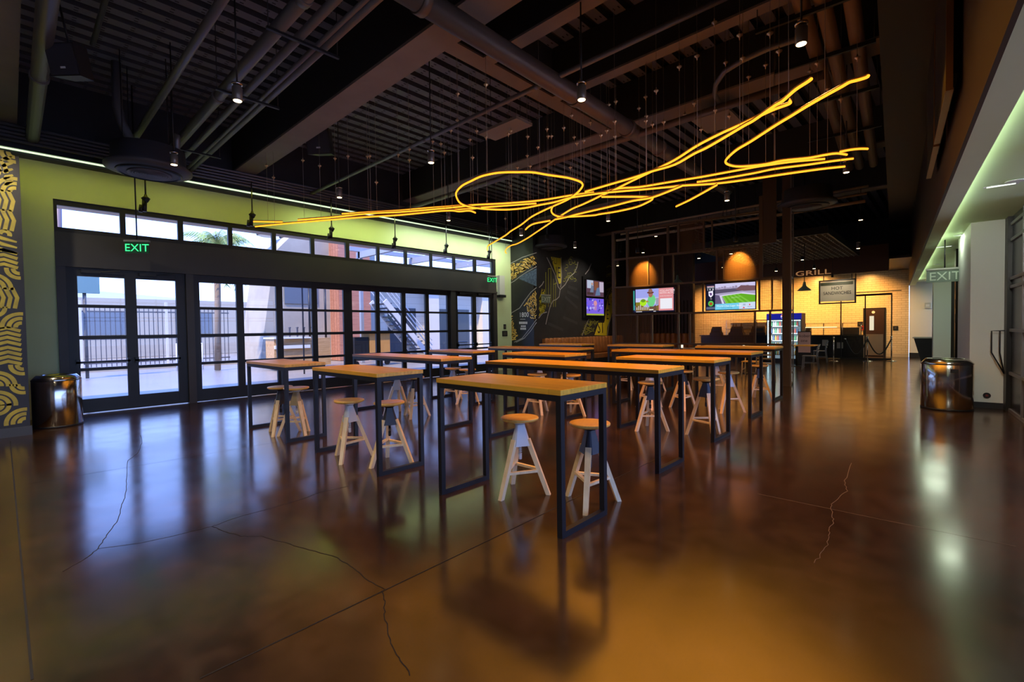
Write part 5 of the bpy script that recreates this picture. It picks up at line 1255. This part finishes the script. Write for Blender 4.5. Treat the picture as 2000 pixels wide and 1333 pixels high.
for s_, l_ in ((3, 9), (12, 9), (21, 9)):
    o_ = lamp('strip_lamp', 'AREA', RP(.73, s_, 3.2), 5.5, (.82, 1, .60), t, .1); d_ = o_.data; d_.shape = 'RECTANGLE'; d_.size = l_; d_.size_y = .05
    zax = -(RN*.9+Vector((0, 0, .35))).normalized(); xax = RD; yax = zax.cross(xax); o_.rotation_quaternion = Matrix((xax, yax, zax)).transposed().to_quaternion()
t = empty('wall_washer', RP(1.15, 7.0, 3.1), 'small spotlight added out of view to brighten the white pier', 'spotlight', 'added corridor washers')
MB().lathe([(.04, 0), (.05, .01), (.05, .12), (.02, .155)], (0, 0, 0), 12).build('lamp_shade', WHITEM, t, local=True)
lamp('washer_lamp', 'SPOT', RP(1.15, 7.0, 3.08), 190, (1, 1, .88), t, .14, target=RP(1.25, 11.6, 1.5), spot=1.1, blend=.8)  # extra fill spot, added out of view to brighten the pier
# signs on second pier
for z_ in (1.95, 1.6): 
    mb = MB(); rbox(mb, 1.125, 1.13, 15.45, 15.6, z_-.11, z_+.11); o = mb.build('small_sign', BLK); tag(o, ('upper' if z_ > 1.8 else 'lower')+' small black sign on the dark jamb past the pier at right', 'sign', 'small signs on the jamb')
# controls on the white pier at the end of the glazed wall
for p, hw, hh, nm, lab in (((986, 638.5), .06, .09, 'keypad', 'small black keypad on the white wall end beside the far glass doors'), ((986, 652), .13, .10, 'notice_plate', 'black notice plate under the keypad beside the far glass doors')):
    c = Xp(p, WX+.01); o = MB().box(WX, WX+.02, c.y-hw, c.y+hw, c.z-hh, c.z+hh).build(nm, BLK); tag(o, lab, 'plate')
    MB().box(WX+.02, WX+.024, c.y-hw*.7, c.y+hw*.7, c.z-hh*.6, c.z+hh*.6).build('face', mat('plate face', (.06, .05, .04), .5), o)
c = Xp((975, 552), WX+.1); o = MB().box(WX, WX+.14, 12.16, 12.42, 2.75, 3.45).build('door_heater', mat('pale unit', (.5, .52, .48), .5)); tag(o, 'pale control box on the wall end beside the far EXIT sign', 'box')
MB().box(WX, WX+.18, 12.14, 12.44, 2.66, 2.75).build('bracket', BLK, o)

# ================================================================== KITCHEN AND BACK LIGHTS
for x, y, z_, e_ in ((-9.5, 25.3, 3.84, 170), (-7.2, 25.3, 3.84, 170), (-5.0, 25.2, 3.84, 170), (-2.9, 25.6, 3.84, 130)):
    t = empty('kitchen_downlight', (x, y, z_), 'recessed kitchen downlight '+{-9.5: 'farthest left over the tiled wall', -7.2: 'behind the right television', -5.0: 'left of the menu board', -2.9: 'above the kitchen door'}[x], 'ceiling light', 'kitchen downlights')
    MB().lathe([(.08, -.01), (.11, -.01), (.11, .02), (.08, .02)], (0, 0, 0), 20).build('trim_ring', WHITEM, t, local=True)
    MB().lathe([(0, .0), (.08, .0)], (0, 0, 0), 20).build('lens', LENS, t, local=True)
    l_ = lamp('kitchen_lamp', 'AREA', (x, y, z_-.03), e_*.75, (1, .46, .11), t, .4, target=(x, YB, 1.7)); l_.data.spread = math.radians(110)
for x, y, e_ in ((-9.5, 16.2, 50), (-5.4, 16.5, 60), (-2.2, 18.5, 40)):
    t = make_pendant(Vector((x, y, 3.9)), {-9.5: 'pendant downlight over the tufted banquettes', -5.4: 'pendant downlight over the dark tables behind the screen', -2.2: 'pendant downlight in the walkway beyond the boxed post'}[x])
    lamp('pendant_lamp', 'SPOT', Vector((x, y, 3.88)), e_*3, WARM, t, .05, spot=2.0, blend=.6)

# ================================================================== OUTSIDE
S('patio_floor', MB().box(-75, -12.45, -25, 60, -.12, -.02), mat('pale patio concrete', (.26, .235, .19), .35, noise=(.22, .20, .165), nscale=.6))
S('canopy', MB().box(-14.6, -12.4, -3, 13, 4.35, 4.5), mat('pale canopy soffit', (.5, .4, .33), .6))
CONC = mat('pale board-marked concrete', (.42, .37, .28), .8, noise=(.34, .30, .23), nscale=1.2)
REDS = grain('red brown siding', (.42, .16, .09), (.55, .24, .14), .6, 'Y', 1.5, 8, dict(w=50, h=.28, m=.012, rot=(math.radians(90), 0, math.radians(90))), gap=(.25, .2, .18))
REDS = bricks('red brown siding', (.42, .17, .10), (.50, .22, .13), (.10, .05, .04), 40, .30, .014, (math.radians(90), 0, math.radians(-90)), .6) if False else REDS
BLOCK = bricks('beige block wall', (.62, .56, .43), (.58, .52, .40), (.42, .38, .3), .8, .4, .012, (math.radians(90), 0, 0), .8)
# concrete building end with leaning left edge
XB = -24.0
a_ = [Xp((528, 520), XB), Xp((510, 610), XB), Xp((510, 690), XB), Xp((646, 690), XB), Xp((646, 430), XB)]
ya, yb_, yc = Xp((513, 600), XB).y, Xp((536, 480), XB).y, Xp((645, 600), XB).y
o = MB().poly([(XB, ya-.2, 0), (XB, yc, 0), (XB, yc, 6.4), (XB, yb_+.9, 6.4), (XB, yb_, 5.4)], (-3, 0, 0)).build('concrete_building', CONC)
tag(o, 'pale concrete building end with a leaning left edge across the patio', 'building')
c = Xp((586, 590), XB+.03); MB().box(XB+.005, XB+.05, c.y-.75, c.y+.9, c.z-.1, c.z+1.35).build('window', mat('dark window', (.14, .17, .2), .2), o)
yd, ye = yc, Xp((724, 600), XB+1).y
o = MB().box(XB-3, XB+1, yc, ye, 0, 7.0).build('timber_building', REDS); tag(o, 'red-brown board-clad building block across the patio', 'building')
yf = Xp((742, 600), XB+1).y
MB().box(XB-3, XB+.6, ye, yf, 0, 7.5).build('side_wall', mat('grey green concrete', (.38, .38, .33), .8), o)
XC = -22.0
y0_, y1_ = Xp((736, 600), XC-3).y, 46
o = MB().box(XC-4, XC-3, y0_, y1_, 0, 4.6).build('block_building', BLOCK); tag(o, 'beige block building behind the stair', 'building')
MB().box(XC-4, XC-2.2, y0_, y1_, 4.6, 5.4).build('roof_fascia', CONC, o)
for px_, w_ in ((776, 1.3), (800, .9), (862, 1.6), (905, 1.0)):
    q_ = Xp((px_, 640), XC-3); MB().box(XC-3, XC-2.95, q_.y-w_/2, q_.y+w_/2, 0, 2.9).build('doorway', mat('dark doorway', (.04, .045, .055), .3), o)
for px_ in (848, 950):
    q_ = Xp((px_, 600), XC-2.5); MB().box(XC-3, XC-2.5, q_.y-.4, q_.y+.4, 0, 4.6).build('pilaster', mat('pale pilaster', (.66, .6, .5), .8), o)
# stair
sx0, sy0 = -19.5, Xp((835, 690), -19.5).y; sy1 = Xp((742, 575), -19.5).y
t = empty('outdoor_stair', (-19.5, (sy0+sy1)/2, 0), 'outdoor metal stair rising to the left across the patio', 'stair')
n_ = 14
for k in range(n_):
    y = sy0+(sy1-sy0)*k/n_; MB().box(-20.3, -19.1, y-.18, y+.18, .2*k+.15, .2*k+.20).build('tread', GREYP, t)
for x in (-20.3, -19.1):
    MB().bar((x, sy0, 0), (x, sy1, 2.9), .05, .25).build('stringer', mat('white stair paint', (.7, .7, .68), .5), t)
    for dz in (.5, .75, 1.0): MB().bar((x, sy0, dz), (x, sy1, 2.9+dz), .04).build('hand_rail', mat('white stair paint', (.7, .7, .68)), t)
# overpass
pa, pb = Zp((60, 557), 9.5), Zp((560, 602), 9.5)
d_ = (pb-pa); o = MB().obox(pa-d_*.3+Vector((0, 0, -2.0)), d_*1.6, Vector((-d_.y, d_.x, 0)).normalized()*8, (0, 0, 2.0)).build('overpass', mat('sunlit concrete', (.66, .60, .50), .8))
tag(o, 'long pale concrete overpass deck crossing the sky behind the fence', 'overpass')
for k in (.05, .45, .85):
    p_ = pa.lerp(pb, k); MB().cyl((p_.x-3, p_.y, 0), (p_.x-3, p_.y, 7.6), .7, 16).build('pier', CONC, o)
# low wall / warehouse behind the fence
o = MB().box(-44, -40, -12, 40, 0, 3.9).build('warehouse', mat('grey warehouse', (.40, .35, .26), .8)); tag(o, 'long grey warehouse behind the patio fence', 'building')
for y in range(-2, 30, 5): MB().box(-40, -39.95, y, y+2.2, 1.5, 3.0).build('window', mat('dark window', (.1, .13, .17)), o)
# picket fence
XF = -27.0
FY = ya-.6
t = empty('picket_fence', (XF, 1, 0), 'tall dark steel picket fence at the patio edge', 'fence')
g = MB(); y = -6.0
while y < FY: g.box(XF-.015, XF+.015, y, y+.03, .05, 2.75); y += .17
g.build('pickets', GREYP, t)
g = MB().box(XF-.03, XF+.03, -6, FY, .25, .31).box(XF-.03, XF+.03, -6, FY, 2.5, 2.56).box(XF-.03, XF+.03, -6, FY, 1.3, 1.35); g.build('rail', GREYP, t)
for y in (-4, -1, 2, 5): MB().box(XF-.05, XF+.05, y, y+.1, 0, 3.0).build('post', mat('pale fence post', (.6, .58, .54), .5), t)
S('kerb', MB().box(XF-.1, XF+1.2, -8, FY, -.02, .12), CONC)
# lamp post, palm

PALML = mat('palm green', (.20, .34, .08), .6, noise=(.38, .42, .14), nscale=3)
def palm(c, hgt, lab, R_=2.3, n=30, seed=1):
    rr = random.Random(seed); t = empty('palm_tree', (c[0], c[1], 0), lab, 'palm tree')
    MB().tube([(0, 0, 0), (.1, .05, hgt*.5), (0, .1, hgt)], .12, 10).build('trunk', mat('palm trunk', (.25, .18, .12), .8), t, local=True)
    mb = MB()
    for k in range(n):
        an = rr.uniform(0, 6.283); el = rr.uniform(-.5, 1.1); L_ = R_*rr.uniform(.8, 1.1); d = Vector((math.cos(an), math.sin(an), 0)); q = Vector((-d.y, d.x, 0)); pr = None
        for i in range(10):
            f = i/9; p = Vector((0, .1, hgt))+d*L_*math.sin(f*1.25)*math.cos(el*.5)+Vector((0, 0, L_*(math.sin(el)*f-.75*f*f)))
            if pr is not None:
                mb.add([pr-q*.015, pr+q*.015, p+q*.012, p-q*.012], [(0, 1, 2, 3)])
                for sd in (-1, 1):
                    for j in range(2):
                        b_ = pr.lerp(p, j/2); e_ = b_+q*sd*.45*(1-f*.6)+d*.22+Vector((0, 0, -.25)); w_ = (p-pr)*.16
                        mb.add([b_-w_, b_+w_, e_], [(0, 1, 2)])
            pr = p
    mb.build('fronds', PALML, t, local=True)
c = Xp((428, 468), -22); palm((c.x, c.y-.2), c.z-.1, 'leafy green palm seen through the high windows', 1.5, 52, 2)
c = Xp((118, 430), -22); t = empty('street_pole', (c.x, c.y, 0), 'thin dark pole at the left end of the high windows', 'pole'); MB().tube([(c.x, c.y-.15, 0), (c.x, c.y, 8)], .09, 10).build('shaft', mat('brown pole', (.22, .15, .13)), t); MB().box(c.x-.3, c.x+.3, c.y-.4, c.y+.1, 2.6, 3.0).build('lamp_box', GREYP, t)
c = Xp((160, 553), -22); o = MB().box(c.x-.1, c.x+.1, c.y-.33, c.y+.45, c.z-.35, c.z+.55).build('road_sign', mat('faded teal sign', (.16, .28, .28), .5)); tag(o, 'faded teal road sign above the overpass, left glass door', 'sign'); MB().cyl((c.x, c.y+.05, 0), (c.x, c.y+.05, c.z-.3), .05, 8).build('post', GREYP, o)
# exhaust stacks seen through the high windows
c = Xp((566, 492), XB-1)
for dy, lab in ((-1.0, 'left of two pale exhaust stacks above the concrete building'), (.1, 'right of two pale exhaust stacks above the concrete building')):
    o = MB().tube([(XB-1.5, c.y+dy, 6.4), (XB-1.5, c.y+dy+.1, 7.4), (XB-1.5, c.y+dy+.5, 8.6)], .33, 14).build('exhaust_stack', mat('pale galvanised', (.5, .52, .55), .4, .3)); tag(o, lab, 'exhaust stack', 'exhaust stacks'); MB().lathe([(.4, -.06), (.4, .06)], (XB-1.5, c.y+dy, 6.5), 14).build('collar', GREYP, o)
# planter bar, barbecue carts, canopy frame
WOODP = grain('pale timber boards', (.42, .24, .10), (.58, .36, .17), .6, 'Y', 2, 8)
ya, yb_ = Xp((535, 660), -19.5).y, Xp((645, 660), -19.5).y
t = empty('outdoor_bar', (-19.5, (ya+yb_)/2, 0), 'timber-clad outdoor bar counter with pale top on the patio', 'bar counter')
MB().box(-20.4, -19.5, ya, yb_, .1, 1.25).build('body', WOODP, t); MB().box(-20.5, -19.35, ya-.05, yb_-.9, 1.25, 1.31).build('countertop', WHITEM, t); MB().box(-19.5, -19.42, ya, yb_-.9, .85, .98).build('foot_band', WHITEM, t)
for dy, lab in ((.9, 'left post'), (3.9, 'right post')):
    pass
t = empty('outdoor_trellis', (-19.9, (ya+yb_)/2, 1.31), 'dark steel truss canopy over the outdoor bar', 'trellis')
for y in (ya+1.6, yb_+.0): MB().cyl((-19.9, y, 1.2), (-19.9, y, 3.4), .045, 10).build('post', BLK, t)
mb = MB()
for dz in (0, .28): mb.bar((-19.9, ya+.3, 3.5+dz), (-19.9, yb_+.4, 3.5+dz), .05)
y = ya+.3; k = 0
while y < yb_: mb.bar((-19.9, y, 3.5+.28*(k % 2)), (-19.9, y+.35, 3.5+.28*((k+1) % 2)), .03); y += .35; k += 1
mb.build('truss', BLK, t)
for i, px_ in enumerate((566, 581, 594, 606)):
    q_ = Xp((px_, 660), -20); o = MB().lathe([(.03, 0), (.035, .02), (.035, .35), (.06, .4), (0, .42)], (-20, q_.y, 1.311), 10).build('beer_tap', GREYP); tag(o, ('first', 'second', 'third', 'fourth')[i]+' dark tap from the left on the outdoor bar', 'tap', 'taps on the outdoor bar')
c0_ = Xp((697, 690), -18.5); t = empty('outdoor_cart', (c0_.x, c0_.y+.5, 0), 'timber and black metal cart on the patio seen behind the long left table', 'cart')
MB().box(-19.0, -18.3, c0_.y+.5, c0_.y+1.5, .25, 1.45).build('timber_box', mat('orange timber', (.55, .28, .08), .5), t); MB().box(-19.0, -18.3, c0_.y-.2, c0_.y+.45, .25, 1.25).build('metal_box', BLK, t); MB().box(-19.1, -18.2, c0_.y-.3, c0_.y+1.6, 1.45, 1.52).build('top', BLK, t)
for y in (c0_.y-.1, c0_.y+1.4): MB().cyl((-18.35, y, .12), (-18.45, y, .12), .12, 14).build('wheel', BLK, t)
c = Xp((894, 669), -13.6); t = empty('patio_table', (c.x, c.y, 0), 'round black patio table just outside the right-hand glass doors', 'table')
MB().cyl((0, 0, c.z), (0, 0, c.z+.03), .42, 32).build('tabletop', BLK, t, local=True); MB().cyl((0, 0, .02), (0, 0, c.z), .03, 10).build('pedestal', BLK, t, local=True); MB().cyl((0, 0, -.02), (0, 0, .02), .25, 24).build('base', BLK, t, local=True)
# barrier by fence, people-height bins
c = Zp((445, 697), 0); o = MB().tube([(-23, 4.6, 0), (-23, 4.6, 1.1), (-23, 5.5, 1.1), (-23, 5.5, 0)], .03, 8).build('crowd_barrier', WHITEM); tag(o, 'white tubular crowd barrier before the picket fence', 'barrier')
g = MB()
for y in (4.75, 4.9, 5.05, 5.2, 5.35): g.cyl((-23, y, .3), (-23, y, 1.1), .012, 6)
g.cyl((-23, 4.6, .3), (-23, 5.5, .3), .015, 6).build('bars', WHITEM, o)
t = empty('patio_lamp', (-18, 7.0, 4.3), 'grey dome lamp on a bent post outside the overhead glass doors', 'lamp')
c = Xp((552, 519), -17); t.location = (c.x, c.y, c.z-.1)
MB().lathe([(.42, 0), (.40, .06), (.22, .20), (.05, .26)], (0, 0, 0), 20).build('lamp_shade', GREYP, t, local=True); MB().tube([(0, 0, .26), (0, .1, .45), (0, .35, .5), (0, .6, .4), (0, .65, .2), (0, .65, -t.location.z)], .03, 8).build('lamp_post', GREYP, t, local=True)
# outdoor structure beams above right half (seen in high windows)
t = empty('patio_pergola', (-18, 16, 0), 'grey steel pergola beams over the patio, right half of the high windows', 'pergola')
for y in (11.5, 14.5, 17.5): MB().box(-21, -14.8, y, y+.15, 5.0, 5.3).build('beam', mat('grey steel outside', (.3, .32, .35), .5), t)
for x in (-20.8, -17.8): MB().box(x, x+.15, 11, 24, 5.3, 5.5).build('beam', mat('grey steel outside', (.3, .32, .35)), t)
for x, y in ((-20.8, 11.5), (-20.8, 23.8)): MB().box(x, x+.15, y, y+.15, 0, 5.3).build('post', mat('grey steel outside', (.3, .32, .35)), t)
bpy.context.view_layer.update()
# extra lamps added to brighten the dark painted walls
for c, tg, e_, lab in (((-8.6, -.5, 4.6), (NX, -.1, 2.6), 260, 'spotlight added out of view to brighten the yellow mural'), ((-9.3, 11.6, 4.3), (-11.6, M1Y, 2.6), 160, 'spotlight added to brighten the alcove mural'), ((-9.0, 15.6, 4.3), (M2X, 15.6, 2.6), 170, 'spotlight added to brighten the long far mural')):
    t = empty('wall_washer', c, lab, 'spotlight', 'added mural spotlights')
    MB().lathe([(.05, 0), (.055, .01), (.055, .14), (.02, .16)], (0, 0, 0), 12).build('lamp_shade', BLK, t, local=True)
    MB().cyl((0, 0, .15), (0, 0, 6.2-c[2]), .01, 8).build('rod', BLK, t, local=True)
    lamp('washer_lamp', 'SPOT', Vector(c)+Vector((0, 0, -.02)), e_, (1, .86, .62), t, .04, target=tg, spot=1.5, blend=.7)
bpy.context.view_layer.update()
for c, lab in (((-1.6, -1.2, 4.25), 'fill pendant added overhead behind the camera, right'), ((-4.4, -.9, 4.25), 'fill pendant added overhead behind the camera, left'), ((-7.2, -1.4, 4.25), 'fill pendant added overhead behind the camera, nearest the mural')):
    t = make_pendant(Vector(c), lab); lamp('pendant_lamp', 'SPOT', Vector(c)+Vector((0, 0, -.02)), 330, (1, .8, .55), t, .05, spot=2.3, blend=.8)  # unseen pendants added to fill stool and table legs from the camera side
bpy.context.view_layer.update()
c = Vector(((s0.x+s1.x)/2, 21.6, 3.3)); t = empty('ceiling_spotlight', c, 'small spotlight added to brighten the hanging menu board', 'spotlight', 'added sign spotlights')
MB().lathe([(.03, 0), (.04, .01), (.04, .1), (.015, .12)], (0, 0, 0), 12).build('lamp_shade', BLK, t, local=True); MB().cyl((0, 0, .12), (0, 0, 2.9), .008, 6).build('rod', BLK, t, local=True)
lamp('sign_fill_lamp', 'SPOT', c+Vector((0, 0, -.02)), 40, (1, .85, .6), t, .03, target=(c.x, 22.58, 2.8), spot=1.6, blend=.8)  # extra spot added so the menu board does not go dark
bpy.context.view_layer.update()
for y, z_, r_, lab in ((14.6, 4.55, .04, 'lowest of three pipes painted as warm-lit seen through the top of the dividing screen'), (14.9, 4.8, .03, 'middle one of three pipes painted as warm-lit seen through the top of the dividing screen'), (15.2, 5.05, .03, 'highest of three pipes painted as warm-lit seen through the top of the dividing screen')):
    o = pipe((-8.6, y, z_), (-1.6, y, z_), r_, 'pipe', lab, 'pipe', mat('warm lit pipe paint', (.60, .42, .27), .4), 'pipes painted as warm-lit behind the screen', coup=(.3, .62))  # lighter tan colour stands in for warm light on the pipes
    for x in (-7.6, -5.0, -2.4): MB().cyl((x, y, z_), (x, y, 6.2), .008, 6).build('hanger_rod', BLK, o)
bpy.context.view_layer.update()
